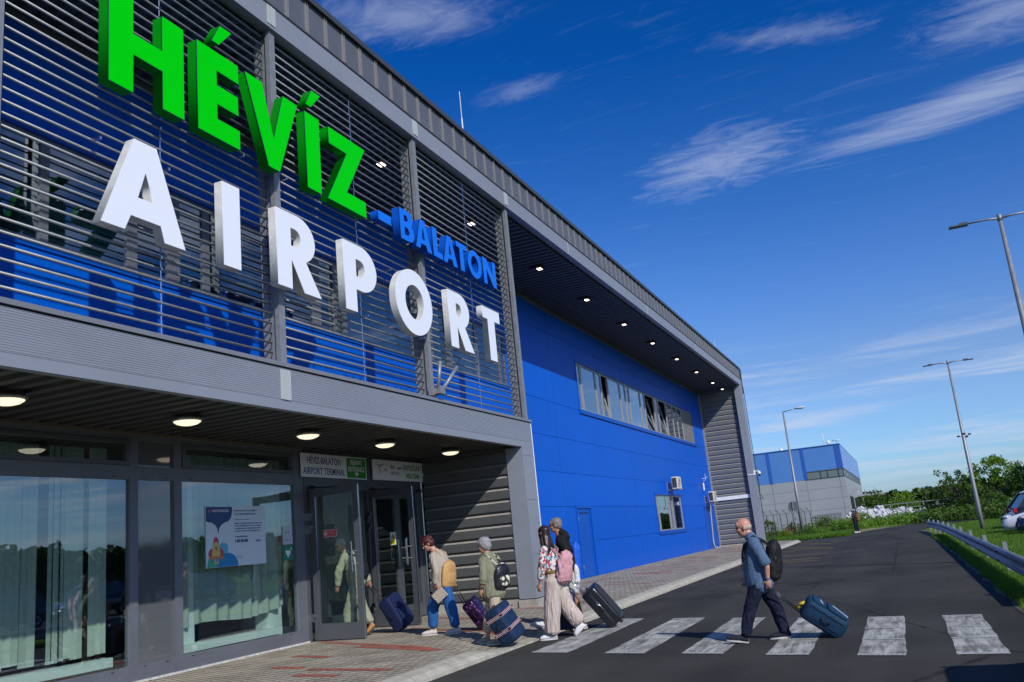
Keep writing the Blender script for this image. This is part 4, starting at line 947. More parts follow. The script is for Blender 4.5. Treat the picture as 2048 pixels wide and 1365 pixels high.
# wood behind everything: reads as one mass
def belt(name, pts, h0, h1, dep, n, leaf, mts, label, seed, cat='wood'):
    rnd = random.Random(seed); m = MB(); L = []
    for i in range(len(pts)-1):
        a, b = Vector(pts[i]), Vector(pts[i+1]); L.append((a, b, (b-a).length))
    tot = sum(q[2] for q in L)
    for i in range(n):
        s = rnd.uniform(0, tot)
        for a, b, l in L:
            if s < l: break
            s -= l
        p = a+(b-a)*(s/l); nrm = Vector((-(b-a).y, (b-a).x)).normalized(); p = p+nrm*rnd.uniform(-dep, dep)
        H = h0+(h1-h0)*(.5+.5*noise.noise(Vector((p.x*.05, p.y*.05, seed)))) + .8*noise.noise(Vector((p.x*.3, p.y*.3, 3+seed))); z = H*rnd.uniform(.05, 1)**.7
        m.cur = min(len(mts)-1, int(abs(noise.noise(Vector((p.x*.09, p.y*.09, 7+seed))))*3.2*len(mts)/2)); clump(m, Vector((p.x, p.y, z)), rnd.uniform(.5, 1.1), 26, leaf, rnd)
    o = m.build(name, mts, fix=False); return tag(o, label, cat, kind='stuff')
belt('far_wood', [(-16, 196), (-2, 200), (14, 190), (40, 165)], 2.8, 4.8, 7, 1900, .75, [LF3, LF1, LF5], 'far low green wood along the horizon behind the pipe frame', 2)
belt('hedge_bank', [(2.2, 84), (6, 78), (12, 71), (22, 66)], .3, .8, 3.0, 620, .22, [LF1, LF2], 'rough green bank of weeds between far road and parked cars', 4, 'weeds')
belt('verge_weeds', [(-7.5, 84), (-2, 90), (2, 96), (8, 101)], .1, .32, 4.0, 620, .2, [LF2, LF1], 'bright green weeds before the white heaps', 6, 'weeds')
gT = 'trees at the right edge'
tree('broadleaf_tree', 9.2, 99, 5.6, 2.7, LF2, 'bright green leafy tree with open upper branches right of the far lamp post', 21, .24, .8, group=gT, nclump=70)
tree('broadleaf_tree', 5.5, 98, 4.5, 1.9, LF1, 'thin dark green tree just left of the far lamp post', 22, .22, .6, group=gT, nclump=46)
tree('broadleaf_tree', 7.4, 103, 3.6, 2.8, LF3, 'low dark spreading tree between the two taller ones', 23, .24, 1.0, group=gT, nclump=70)
tree('broadleaf_tree', 12.0, 95, 4.2, 2.8, LF1, 'round mid green tree behind the dark parked car', 24, .22, 1.0, group=gT, nclump=70)
tree('conifer_tree', 13.2, 92, 6.6, 1.5, LF4, 'tall brownish conifer cut by the right edge', 25, .2, 1.3, group=gT, nclump=80, low=.08)
bush('dark_shrub', 6.9, 96, 2.2, 1.8, LF3, 'broad dark shrub right of the steel tripod', 31, .18, 1500); bush('dark_shrub', .6, 118, 3.2, 2.6, LF2, 'bright green shrub behind the pipe frame', 32, .26, 1500); bush('dark_shrub', -3.2, 128, 3.4, 3.0, LF1, 'green shrub between far building canopy and pipe frame', 33, .28, 1500)
bush('dark_shrub', 10.5, 80, 2.4, 2.2, LF3, 'dark shrub mass right behind the parked cars', 34, .18, 1800); bush('dark_shrub', 7.3, 84, 2.0, 1.6, LF1, 'green shrub at the foot of the far lamp post', 35, .16, 1200); bush('dark_shrub', 4.6, 108, 3.0, 2.4, LF3, 'dark shrub behind the steel tripod', 36, .24, 1500); bush('dark_shrub', 8.9, 74, 1.3, 1.3, LF2, 'light green weedy shrub left of the parked cars', 37, .13, 900)
# weeds by the fence
gW = 'weeds and shrubs along the fence'
for i, (x, y, h, r, mt, l) in enumerate(((-8.15, 62.6, 1.55, .55, LF1, 'tall leafy shrub right behind the end pillar'), (-7.3, 63.3, .62, .8, LF2, 'low weeds with poppies beside the pillar'), (-6.2, 64.2, .70, .9, LF1, 'dense green weeds at the lamp post foot'), (-5.2, 65.6, .55, .9, LF2, 'low green weeds right of the lamp post'), (-4.6, 67.6, .45, .8, LF1, 'small weed clump by the road bend'), (-6.0, 78, 1.3, 1.4, LF1, 'green shrub in front of the far building corner'), (-4.0, 82, .8, 1.3, LF2, 'bright weeds left of the distant walker'), (-3.2, 88, 1.3, .9, LF2, 'round bright green shrub beside the white heaps'), (-7.6, 70, 1.0, 1.1, LF5, 'pale green weeds behind the fence posts'))):
    bush('weed_shrub', x, y, h, r, mt, l, 50+i, .075 if y < 70 else .12, 1500 if y < 70 else 1000, gW)
rnd = random.Random(9); m = MB(); m.smooth = True
for i in range(16):
    x, y = rnd.gauss(-7.1, .55), rnd.gauss(62.2, .25); z = rnd.uniform(.35, .85); m.ell((x, y, z), .035, .035, .025, nu=8, nv=5); m.cur = 1; m.tube([(x, y, 0), (x, y, z)], .004, 4); m.cur = 0
tag(m.build('poppy_flowers', [mat('poppy_red', (.55, .02, .01), .5), LF1]), 'small red poppies in the weeds next to the end pillar', 'flowers', kind='stuff')
def grass_field(name, fn, n, h, label, mt, seed):
    rnd = random.Random(seed); m = MB()
    for _ in range(n):
        x, y = fn(rnd); hh = h*rnd.uniform(.4, 1.25); a = rnd.uniform(0, 6.283)
        for k in range(5):
            aa = a+k*1.3; bx, by = x+math.cos(aa)*.02, y+math.sin(aa)*.02; w = .004+.0004*y; lx, ly = math.cos(aa)*hh*.5, math.sin(aa)*hh*.5; c, s = -math.sin(aa)*w, math.cos(aa)*w
            m.add([(bx-c, by-s, 0), (bx+c, by+s, 0), (bx+lx, by+ly, hh)], [(0, 1, 2)])
    return tag(m.build(name, mt, fix=False), label, 'grass', kind='stuff')
GB = leafmat('grass_blade', (.06, .15, .012), (.14, .25, .03), .35)
def gf_near(r):
    y = 10+36*r.random()**1.5; e = 1.42 if y < 30 else 1.42-.0122*(y-30); return e+abs(r.gauss(0, 1))*(.5+.02*y)+r.uniform(-.1, .1), y
grass_field('verge_grass', gf_near, 21000, .13, 'green grass verge around the guardrail posts', GB, 3)
grass_field('verge_grass', lambda r: (r.uniform(1.9, 6.5), r.uniform(30, 66)), 9000, .12, 'short sunlit grass between guardrail and far lamp post', GB, 4)
grass_field('verge_grass', lambda r: (r.uniform(-9.0, -3.2)+0, r.uniform(60.5, 68)) , 3500, .28, 'tall roadside grass before the fence', GB, 5)

# ------------------------------------------------------------------ guardrail
t = empty('guardrail', (1.75, 30, 0), 'galvanised steel guardrail curving along the right road edge', 'guardrail')
path = [(1.75, 14.6), (1.75, 20), (1.75, 26), (1.75, 32), (1.75, 38), (1.74, 42), (1.70, 46), (1.62, 50), (1.50, 53.5), (1.32, 56.5)]
prof = [(.0, .545), (-.035, .535), (-.075, .50), (-.080, .455), (-.03, .415), (-.005, .385), (-.005, .365), (-.03, .335), (-.080, .295), (-.075, .25), (-.035, .215), (.0, .205)]
m = MB(); m.smooth = True; rings = []
for (x, y) in path: rings.append([(x+dx, y, z) for dx, z in prof] + [(x+dx+.004, y, z) for dx, z in prof[::-1]])
m.loft(rings); o = m.build('rail_beam', GALV, t)
m = MB()
for k in range(10):
    y = 16.35+k*4.6; x = 1.75 if y < 40 else (1.70 if y < 48 else 1.5)
    for z in (.46, .29):
        for dy in (-.16, -.05, .05, .16): m.box(x-.092, x-.078, y+dy-.012, y+dy+.012, z-.012, z+.012)
m.build('bolts', BLACK, t)
for i, y in enumerate((16.3, 20.57, 25.16, 29.97, 34.56, 38.67, 42.6, 46.2, 49.6, 52.6, 55.6)):
    x = 1.75 if y < 40 else 1.75-(y-40)**2*.0016
    m = MB(); m.box(x+.012, x+.018, y-.06, y+.10, -.05, .66); m.box(x+.018, x+.10, y+.09, y+.10, -.05, .66); m.box(x+.018, x+.10, y-.06, y-.05, -.05, .66); m.build('post', GALV, t)
t = empty('marker_stake', (1.15, 57, 0), 'weathered wooden stake at the far end of the guardrail', 'stake'); m = MB(); m.tube([(1.2, 57.2, 0), (1.05, 57.0, .75)], .03, 6); m.tube([(1.05, 57, .62), (.9, 57.1, .8)], .02, 5); m.build('stick', BARK, t)

# ------------------------------------------------------------------ lamp posts
def lamp2(x, y, h, label, flood=False):
    t = empty('lamp_post', (x, y, 0), label, 'lamp post', 'tapered steel lamp posts')
    m = MB(); m.smooth = True; m.tube([(x, y, -.1), (x, y, 1.2), (x, y, h)], [.105, .10, .045], 14); m.tube([(x, y, h-.02), (x, y, h+.14)], [.06, .055], 12); m.build('pole', GALV, t)
    m = MB(); m.smooth = True
    for s in (-1, 1): m.tube([(x, y, h+.04), (x+s*.25, y, h+.07), (x+s*.85, y, h+.07)], [.035, .026, .022], 8)
    m.build('arm', GALV, t)
    for s in (-1, 1):
        m = MB(); m.box(min(x+s*.72, x+s*1.15), max(x+s*.72, x+s*1.15), y-.10, y+.10, h+.03, h+.065); m.box(min(x+s*.72, x+s*.92), max(x+s*.72, x+s*.92), y-.06, y+.06, h+.066, h+.11); m.build('lamp_head', mat('lamp_head_dark', (.10, .11, .13), .4, .4), t)
    if flood:
        m = MB(); m.tube([(x-.2, y, 4.55), (x+.28, y, 4.6)], .012, 6)
        for dx, dz in ((-.22, .0), (.06, .1), (.14, -.06), (.28, .05)): m.obox((x+dx, y-.06, 4.58+dz), .12, .06, .08)
        m.build('floodlight', BLACK, t)
lamp2(3.55, 24.0, 8.22, 'near twin arm lamp post cut by the right edge')
lamp2(3.50, 48.5, 8.22, 'far twin arm lamp post with small floodlights halfway up', True)
t = empty('lamp_post', (-6.5, 66, 0), 'single arm street lamp post in front of the far blue building', 'lamp post')
m = MB(); m.smooth = True; m.tube([(-6.45, 66, -.1), (-6.45, 66, 3.4), (-6.45, 66, 3.45), (-6.45, 66, 8.98)], [.12, .11, .085, .055], 12); m.build('pole', GALV, t)
m = MB(); m.smooth = True; m.tube([(-6.45, 66, 8.95), (-5.5, 66, 9.05)], .03, 8); m.build('arm', GALV, t)
m = MB(); m.smooth = True; m.ell((-5.25, 66, 9.07), .38, .15, .10); m.build('lamp_head', mat('lamp_shell', (.55, .57, .60), .4), t)
t = empty('traffic_sign', (-6.6, 64, 0), 'round traffic sign seen from behind on thin grey pole', 'traffic sign')
m = MB(); m.add([(-6.62+.34*math.cos(a*math.pi/16), 64.03, 2.20+.34*math.sin(a*math.pi/16)) for a in range(32)], [tuple(range(32))]); m.add([(-6.62+.34*math.cos(a*math.pi/16), 64.06, 2.20+.34*math.sin(a*math.pi/16)) for a in range(32)], [tuple(range(31, -1, -1))]); m.build('sign_plate', mat('sign_back_grey', (.14, .16, .19), .5, .3), t, fix=False)
m = MB(); m.tube([(-6.62, 64, 0), (-6.66, 64, 2.62)], .033, 8); m.box(-6.72, -6.52, 63.96, 64.0, 1.3, 1.45); m.build('pole', GALV, t)

# ------------------------------------------------------------------ fence
FENCEM = mat('fence_metal', (.12, .125, .13), .5, .3)
def fence(name, a, b, n, h, arm, label):
    a, b = Vector((*a, 0)), Vector((*b, 0)); t = empty(name, a, label, 'fence'); d = (b-a)/n; out = Vector((-.25, -.15, .33)) if arm else Vector((0, 0, 0))
    for i in range(n+1):
        p = a+d*i; m = MB(); m.smooth = True; m.tube([p, p+Vector((0, 0, h))] + ([p+Vector((0, 0, h))+out] if arm else []), .036, 6); m.build('post', FENCEM, t)
    m = MB()
    for k in range(4): z = .25+k*(h-.3)/3; m.tube([a+Vector((0, 0, z)), b+Vector((0, 0, z))], .006, 4)
    if arm:
        for k in (.3, .65, 1): m.tube([a+Vector((0, 0, h))+out*k, b+Vector((0, 0, h))+out*k], .007, 4)
    L = (b-a).length; q = int(L/.16)
    for i in range(q): p = a+(b-a)*(i/q); m.bar(p+Vector((0, 0, .05)), p+Vector((.0, 0, h)), .006)
    m.build('wire_mesh', FENCEM, t)
    return t
fence('security_fence', (-10.6, 64.5), (-6.9, 79), 11, 1.80, True, 'tall wire fence with outward bent barbed arms behind the weeds')
t = fence('security_fence', (-6.6, 79.6), (-5.7, 100), 12, 1.45, False, 'lower wire fence running back to the far building corner')
m = MB(); m.box(-9.5, -5.6, 100.2, 100.4, 0, .75); tag(m.build('concrete_base_wall', CONC), 'low concrete panel wall before the far building corner', 'wall')

# ------------------------------------------------------------------ far building
FB = empty('far_building', (-20, 130, 0), 'distant blue and grey box building with corner windows', 'building')
FBL = mat('far_blue', (.075, .21, .54), .5, var=.05, vscale=.4); FBD = mat('far_blue_dark', (.02, .10, .42), .5); FGR = mat('far_grey', (.31, .32, .35), .6, var=.06, vscale=.4)
xe = -5.12
m = MB(); m.box(-60, xe, 110, 160, 0, 5.5); m.build('lower_wall', FGR, FB)
m = MB(); m.box(-60, -9.36, 109.99, 160, 5.502, 9.2); m.box(-9.36, xe, 109.99, 160.0, 6.45, 9.2); m.box(-9.36, xe-.3, 110.2, 160, 5.502, 6.448); m.build('upper_wall', FBL, FB)
m = MB()
for x in (-50.5, -43, -36, -28.5, -21, -17.3, -13.4, -9.43): m.box(x-.18, x+.18, 109.95, 109.989, 5.5, 9.2)
m.box(-5.75, xe+.02, 109.95, 109.989, 6.5, 9.2); m.box(-60, xe+.05, 109.9, 160.05, 9.202, 9.30)
m.build('blue_pilaster', FBD, FB)
m = MB(); y = 111.0
while y < 160: m.box(xe+.001, xe+.06, y, y+.5, 6.46, 9.19); y += 1.35
m.build('side_ribs', mat('far_blue_pale', (.22, .36, .62), .5), FB)
m = MB(); m.box(-9.36, xe, 109.97, 110.1, 5.45, 5.58); m.box(-9.36, xe, 109.97, 110.1, 6.34, 6.448); m.box(-9.36, -9.2, 109.97, 110.1, 5.5, 6.4)
for x in (-7.7, -6.9, -5.7): m.box(x-.06, x+.06, 109.97, 110.1, 5.5, 6.4)
m.box(xe-.1, xe+.03, 110, 160, 5.45, 5.58); m.box(xe-.1, xe+.03, 110, 160, 6.34, 6.448); y = 110.0
while y < 160: m.box(xe-.1, xe+.03, y, y+.25, 5.5, 6.4); y += 3.2
f = m.build('corner_window', FRAME_D, FB)
m = MB(); m.box(-9.2, xe-.05, 110.02, 110.05, 5.55, 6.36); m.build('pane', mat('far_glass', (.16, .20, .20), .1, spec=.9), f)
m = MB(); m.box(xe-.06, xe-.02, 110.1, 159.9, 5.55, 6.36); m.build('pane', mat('far_glass_side', (.22, .30, .32), .1, spec=.9), f)
m = MB()
for z in (1.9, 3.1, 4.3): m.box(-60, xe+.004, 109.993, 109.999, z, z+.03)
for x in (-13.4, -9.43, -5.7, -17.3, -21): m.box(x-.02, x+.02, 109.990, 109.998, 0, 5.5)
m.build('wall_joint', mat('far_joint', (.13, .14, .16), .7), FB)
m = MB(); m.box(xe-.1, xe+.1, 114, 121, .2, 3.2); m.box(xe-.1, xe+.1, 126, 150, .2, 3.1); m.build('door_opening', BLACK, FB)
m = MB(); m.box(xe, xe+3.4, 137, 150, 3.35, 3.62); m.bar((xe+1, 140, 3.6), (xe+1, 140, 4.4), .3, .1); m.bar((xe+2.5, 140, 3.6), (xe+2.4, 140, 4.5), .5, .1)
for k in range(4): m.bar((xe, 113+k*2.2, 3.5), (xe+.9, 113+k*2.2, 4.1), .1)
m.build('side_canopy', FGR, FB)
def roofthing(name, label, cat, fn):
    t = empty(name, (-8, 112, 9.3), label, cat); m = MB(); m.smooth = True; fn(m); m.build('unit', WHITE, t)
roofthing('satellite_dish', 'white dish and thin mast on the far building roof', 'dish', lambda m: (m.ell((-6.3, 111, 9.62), .24, .08, .24), m.tube([(-6.8, 111, 9.2), (-6.8, 111, 10.7)], .04, 5)))
roofthing('roof_vent', 'small cream vent box on the far building roof', 'vent', lambda m: m.box(-12.1, -11.7, 112, 112.4, 9.3, 9.65))
roofthing('solar_lamp', 'small flat dark panel lamp on the far building corner', 'lamp', lambda m: (m.tube([(-5.3, 110.5, 9.3), (-5.3, 110.5, 9.7)], .04, 5), m.box(-5.8, -4.9, 110.3, 110.7, 9.68, 9.74)))

# white heaps, pipe frame, tripod
BAG = mat('white_plastic', (.50, .50, .52), .5, var=.25, vscale=3)
def heap(x, y, w, d, h, label, seed):
    t = empty('wrapped_heap', (x, y, 0), label, 'heap', 'heaps wrapped in white plastic'); rnd = random.Random(seed); m = MB()
    for i in range(34):
        a = rnd.uniform(0, 6.28); u = rnd.random()**.5; cx, cy = x+math.cos(a)*u*w*.42, y+math.sin(a)*u*d*.4; hh = h*(1-.35*u*u)*rnd.uniform(.75, 1)
        m.ell((cx, cy, hh*.45), rnd.uniform(.2, .5), rnd.uniform(.2, .4), hh*.55, nu=14, nv=12)
    m.v = [tuple(Vector(v)+Vector((noise.noise(Vector(v)*4), noise.noise(Vector(v)*4+Vector((5, 0, 0))), noise.noise(Vector(v)*4+Vector((0, 9, 0)))))*.30) for v in m.v]
    m.build('plastic_wrap', BAG, t)
heap(-4.0, 108, 3.6, 2.2, 2.0, 'tall crumpled white heap beside the far building door', 1); heap(-1.9, 108.5, 2.4, 2, 1.8, 'white heap second from the far building', 2); heap(.15, 109, 3.2, 2, 1.45, 'long low white heap in the middle of the row', 3); heap(2.3, 110, 1.9, 1.4, 1.0, 'smallest white heap at the right end of the row', 4)
t = empty('pipe_frame', (1.2, 116, 0), 'long open frame of steel pipes behind the white heaps', 'frame'); m = MB()
xs2 = [-2.6, -.9, .9, 2.7, 4.2, 5.45]
for x in xs2:
    for y in (114, 117): m.tube([(x, y, 0), (x, y, 1.75)], .05, 6)
for y in (114, 117): m.tube([(-2.6, y, 1.75), (5.45, y, 1.75)], .05, 6); m.tube([(-2.6, y, 1.25), (5.45, y, 1.25)], .04, 6)
m.build('pipes', GALV, t); m = MB(); m.box(1.5, 8.5, 112, 112.3, .15, .28); m.box(1.5, 9.5, 118, 118.3, .4, .5); m.build('ground_beam', FRAME_L, t)
t = empty('steel_tripod', (5.6, 98, 0), 'thin steel tripod mast left of the far trees', 'tripod'); m = MB(); m.tube([(5.6, 98, .0), (5.5, 98, 1.9)], .035, 6)
for dx in (-.9, 1.0): m.tube([(5.55, 98, .9), (5.55+dx, 98.2, 0)], .03, 5)
m.build('legs', GALV, t)

# ------------------------------------------------------------------ cars
def car(name, loc, rz, paint, label, suv=False, group='parked cars'):
    t = empty(name, loc, label, 'car', group, rz)
    def pt(m, nm, mt, par=None, bv=0):
        o = m.build(nm, mt); o.parent = par or t
        if bv: bevel(o, bv, 2)
        return o
    L, Wd = (4.5, 1.82) if suv else (4.3, 1.76); H = 1.68 if suv else 1.46; bl = .98 if suv else .90; gz = .26 if suv else .18
    # front at -X
    x0 = -L/2
    prof = [(0, gz+.22, .84), (.06, .62, .90), (.28, bl-.22, .95), (1.15, bl-.02, 1), (1.6, bl, 1), (3.4, bl+.04, 1), (L-.25, bl+.02, .97), (L-.03, .75, .93), (L, gz+.25, .88)]
    m = MB(); m.smooth = True; rings = []
    for x, z, w in prof:
        hw = Wd/2*w; rings.append([(x0+x, -hw*.94, gz), (x0+x, -hw, gz+.18), (x0+x, -hw, z-.14), (x0+x, -hw*.93, z-.03), (x0+x, -hw*.7, z), (x0+x, hw*.7, z), (x0+x, hw*.93, z-.03), (x0+x, hw, z-.14), (x0+x, hw, gz+.18), (x0+x, hw*.94, gz)])
    m.loft(rings); pt(m, 'body', paint)
    a0, a1, a2, a3 = (1.25, 1.95, 3.75, 4.35) if suv else (1.15, 1.95, 3.3, 4.05)
    def cab(inset, z0, z1, dx=0):
        m = MB(); m.smooth = False
        b = [(x0+a0+dx, z0), (x0+a3-dx, z0)]; tp = [(x0+a1+dx*.6, z1), (x0+a2-dx*.6, z1)]
        hw0, hw1 = Wd/2-.05-inset, Wd/2-.22-inset
        vs = [(b[0][0], -hw0, z0), (b[1][0], -hw0, z0), (b[1][0], hw0, z0), (b[0][0], hw0, z0), (tp[0][0], -hw1, z1), (tp[1][0], -hw1, z1), (tp[1][0], hw1, z1), (tp[0][0], hw1, z1)]
        m.add(vs, [(0, 1, 2, 3), (4, 5, 6, 7), (0, 1, 5, 4), (1, 2, 6, 5), (2, 3, 7, 6), (3, 0, 4, 7)]); return m
    pt(cab(.01, bl-.05, H-.06, .02), 'window_glass', mat('car_glass', (.02, .025, .03), .05, spec=.8), bv=.04)
    m = MB(); m.smooth = True; hw1 = Wd/2-.2; m.loft([[(x0+a1-.02, -hw1, H-.08), (x0+a1+.25, -hw1+.06, H), (x0+a2-.2, -hw1+.06, H), (x0+a2+.1, -hw1, H-.10)], [(x0+a1-.02, hw1, H-.08), (x0+a1+.25, hw1-.06, H), (x0+a2-.2, hw1-.06, H), (x0+a2+.1, hw1, H-.10)]])
    pt(m, 'roof', paint)
    m = MB()
    for s in (-1, 1):
        for (xa, xb) in ((a0, a1), (a3, a2)): m.bar((x0+xa, s*(Wd/2-.05), bl-.03), (x0+xb, s*(Wd/2-.21), H-.06), .07, .05, (0, 1, 0))
        m.bar((x0+(a0+a3)/2+.1, s*(Wd/2-.045), bl-.03), (x0+(a1+a2)/2+.1, s*(Wd/2-.205), H-.06), .07, .03, (0, 1, 0))
    pt(m, 'roof_pillar', paint)
    for s in (-1, 1):
        m = MB(); m.smooth = True; m.ell((x0+.20, s*Wd/2*.70, .68), .16, .20, .085); pt(m, 'headlight', mat('headlight_glass', (.55, .58, .62), .08, .3))
        m = MB(); m.box(x0+L-.12, x0+L+.01, s*Wd*.33-.14+.1*s, s*Wd*.33+.14+.1*s, .74, .93); pt(m, 'tail_light', mat('tail_red', (.45, .01, .02), .2))
        m = MB(); m.ell((x0+a0+.38, s*(Wd/2+.08), bl+.08), .07, .11, .07); pt(m, 'mirror', paint)
    m = MB(); m.box(x0-.015, x0+.06, -.45, .45, gz+.20, gz+.34); m.box(x0-.02, x0+.06, -.42, .42, .56, .66); pt(m, 'grille', BLACK)
    m = MB(); m.box(x0-.02, x0+.02, -.27, .27, .42, .52); pt(m, 'number_plate', WHITE)
    for xa in (.82, L-.85):
        for s in (-1, 1):
            w = MB(); w.smooth = True; w.loft([[(x0+xa+r*math.cos(a*math.pi/10), s*(Wd/2-.20)+s*d, .325+r*math.sin(a*math.pi/10)) for a in range(20)] for r, d in ((.30, 0), (.325, .02), (.325, .18), (.30, .205))]); wh = pt(w, 'wheel', mat('tyre', (.015, .015, .016), .8))
            w = MB(); w.loft([[(x0+xa+r*math.cos(a*math.pi/10), s*(Wd/2)+s*d, .325+r*math.sin(a*math.pi/10)) for a in range(20)] for r, d in ((.20, .0), (.19, .015), (.05, .0))]); pt(w, 'rim', mat('alloy', (.45, .46, .48), .3, .8), wh)
    return t
WP = mat('white_car_paint', (.72, .74, .78), .25, coat=.6); NP = mat('navy_car_paint', (.015, .03, .08), .2, coat=.8); BP = mat('black_car_paint', (.02, .02, .025), .2, coat=.8)
car('parked_car', (5.95, 42.0, -.004), R(-8), WP, 'white hatchback facing left in front of the dark one')
car('parked_car', (6.9, 47.8, -.004), R(188), BP, 'dark estate car showing its red tail lamp behind the white car', True)
c3 = car('parked_car', (6.25, 39.2, -.004), R(-10), NP, 'navy car at the right edge in front of the white hatchback')
far = car('parked_car', (15.5, 21, -.008), R(90), BP, 'black car parked off to the right, seen only as a reflection in the shop window', True)
for i, (x, y, rz, l) in enumerate(((15.2, 27.5, 92, 'black car second in the reflected row'), (17.0, 34, 88, 'black car third in the reflected row'), (15.0, 39.5, 90, 'black car fourth in the reflected row'))): copy_tree(far, (x, y, -.008), R(rz), l)
copy_tree(far, (2.62, 6.95, 0), R(90), 'dark car added out of frame to cast the shadow in the bottom right corner')  # unseen car, added to throw a shadow across the frame corner
belt('tree_row', [(40, -30), (52, 30), (56, 84), (40, 110)], 4.4, 6.0, 3, 2600, .8, [LF3, LF1], 'row of trees across the car park, visible as a dark reflection in the glass', 12, 'wood')
# ------------------------------------------------------------------ people and luggage
SKIN = mat('skin', (.46, .23, .15), .5, var=.10, vscale=18); SKIN2 = mat('skin_tanned', (.36, .17, .10), .5, var=.10, vscale=18); SKINP = mat('skin_pink', (.52, .25, .18), .5, var=.12, vscale=14)
EYE = mat('eye_dark', (.02, .015, .012), .2); HAIRW = mat('hair_white', (.46, .36, .31), .8, var=.25, vscale=60); LIPS = mat('lips', (.32, .10, .08), .5)
RED_H = mat('hair_dark_red', (.055, .008, .008), .45, var=.5, vscale=90, aniso=(1, 1, .2)); GREY_H = mat('hair_grey', (.26, .26, .26), .6, var=.6, vscale=60); SALT_H = mat('hair_salt_pepper', (.16, .15, .14), .6, var=.6, vscale=70); BROWN_H = mat('hair_brown', (.022, .011, .008), .38, var=.6, vscale=60, aniso=(1, 1, .08))
class Fr:
    """local frame of a figure: u = to the viewer's right, w = away, z = up"""
    def __init__(s, P0, psi=0):
        s.P = Vector(P0); w = Vector((P0[0], P0[1], 0)).normalized(); s.Wv = w; s.U = Vector((w.y, -w.x, 0)); s.Z = Vector((0, 0, 1))
        c, q = math.cos(R(psi)), math.sin(R(psi)); s.H = -s.U*c + s.Wv*q; s.S = s.Wv*c + s.U*q
    def p(s, t): return s.P + s.U*t[0] + s.Wv*t[1] + s.Z*t[2]
def eloft(m, pts, side, n=14):
    """pts: (position, r_front, r_side) ; elliptical tube with rounded ends"""
    k = len(pts); rings = []
    P = [Vector(p[0]) for p in pts]
    def ring(c, d, ru, rw):
        sd = (side - d*side.dot(d)); sd = sd.normalized() if sd.length > .05 else d.orthogonal().normalized(); f = sd.cross(d)
        return [c + f*ru*math.cos(2*math.pi*j/n) + sd*rw*math.sin(2*math.pi*j/n) for j in range(n)]
    for i in range(k):
        d = (P[min(i+1, k-1)]-P[max(i-1, 0)]).normalized(); ru, rw = pts[i][1], pts[i][2]; r = min(ru, rw)
        if i == 0: rings += [ring(P[i]-d*r*.55, d, ru*.35, rw*.35), ring(P[i]-d*r*.35, d, ru*.78, rw*.78)]
        rings.append(ring(P[i], d, ru, rw))
        if i == k-1: rings += [ring(P[i]+d*r*.35, d, ru*.78, rw*.78), ring(P[i]+d*r*.55, d, ru*.35, rw*.35)]
    m.loft(rings)
def spl(pts, n=3):
    """Catmull-Rom refine list of (pos, a, b)"""
    out = []; q = [(Vector(p[0]), p[1], p[2]) for p in pts]; k = len(q)
    for i in range(k-1):
        p0, p1, p2, p3 = q[max(i-1, 0)], q[i], q[i+1], q[min(i+2, k-1)]
        for j in range(n):
            t = j/n; f = lambda a, b, c, d: .5*((2*b)+(-a+c)*t+(2*a-5*b+4*c-d)*t*t+(-a+3*b-3*c+d)*t**3)
            out.append((f(p0[0], p1[0], p2[0], p3[0]), max(.004, f(p0[1], p1[1], p2[1], p3[1])), max(.004, f(p0[2], p1[2], p2[2], p3[2]))))
    out.append(q[-1]); return out
def remesh(m, name, mt, parent, vox=.008, sm=3, wr=0, wf=(9, 9, 3), seed=0):
    o = m.build(name, mt, None)
    md = o.modifiers.new('r', 'REMESH'); md.mode = 'VOXEL'; md.voxel_size = vox; md.use_smooth_shade = True
    s = o.modifiers.new('s', 'SMOOTH'); s.factor = .5; s.iterations = sm
    dg = bpy.context.evaluated_depsgraph_get(); me = bpy.data.meshes.new_from_object(o.evaluated_get(dg)); old = o.data; o.modifiers.clear(); o.data = me; bpy.data.meshes.remove(old)
    if wr:
        off = Vector((seed*3.1, seed*1.7, seed*.9)); vn = [v.normal.copy() for v in me.vertices]
        for v, nn in zip(me.vertices, vn):
            c = v.co; q = Vector((c.x*wf[0], c.y*wf[1], c.z*wf[2]))+off
            h = noise.noise(q) + .5*noise.noise(q*2.2) ; h = abs(h)*1.4-.35
            v.co = c + nn*h*wr
    for p in me.polygons: p.use_smooth = True
    me.materials.clear(); me.materials.append(mt); me.update()
    if parent: adopt(o, parent)
    return o
def head_geo(m, hc, F, S, U, k=1, ears=True):
    M = Matrix((F, S, U)).transposed()
    def e(a, b, c, ra, rb, rc): m.ell(hc+(F*a+S*b+U*c)*k, ra*k, rb*k, rc*k, M, 18, 12)
    e(-.008, 0, .028, .098, .076, .094); e(.020, 0, -.045, .066, .056, .072); e(.058, 0, -.094, .024, .028, .020); e(.076, 0, .030, .020, .052, .013); e(.080, 0, -.060, .014, .026, .014)
    e(.060, .036, -.02, .026, .022, .022); e(.060, -.036, -.02, .026, .022, .022); e(.066, 0, .052, .028, .058, .036)
    eloft(m, [(hc+(F*.084+U*.018)*k, .008*k, .008*k), (hc+(F*.104-U*.012)*k, .012*k, .011*k), (hc+(F*.106-U*.030)*k, .014*k, .016*k)], S)
    if ears:
        for s in (-1, 1): e(-.006, s*.078, -.004, .019, .011, .033)
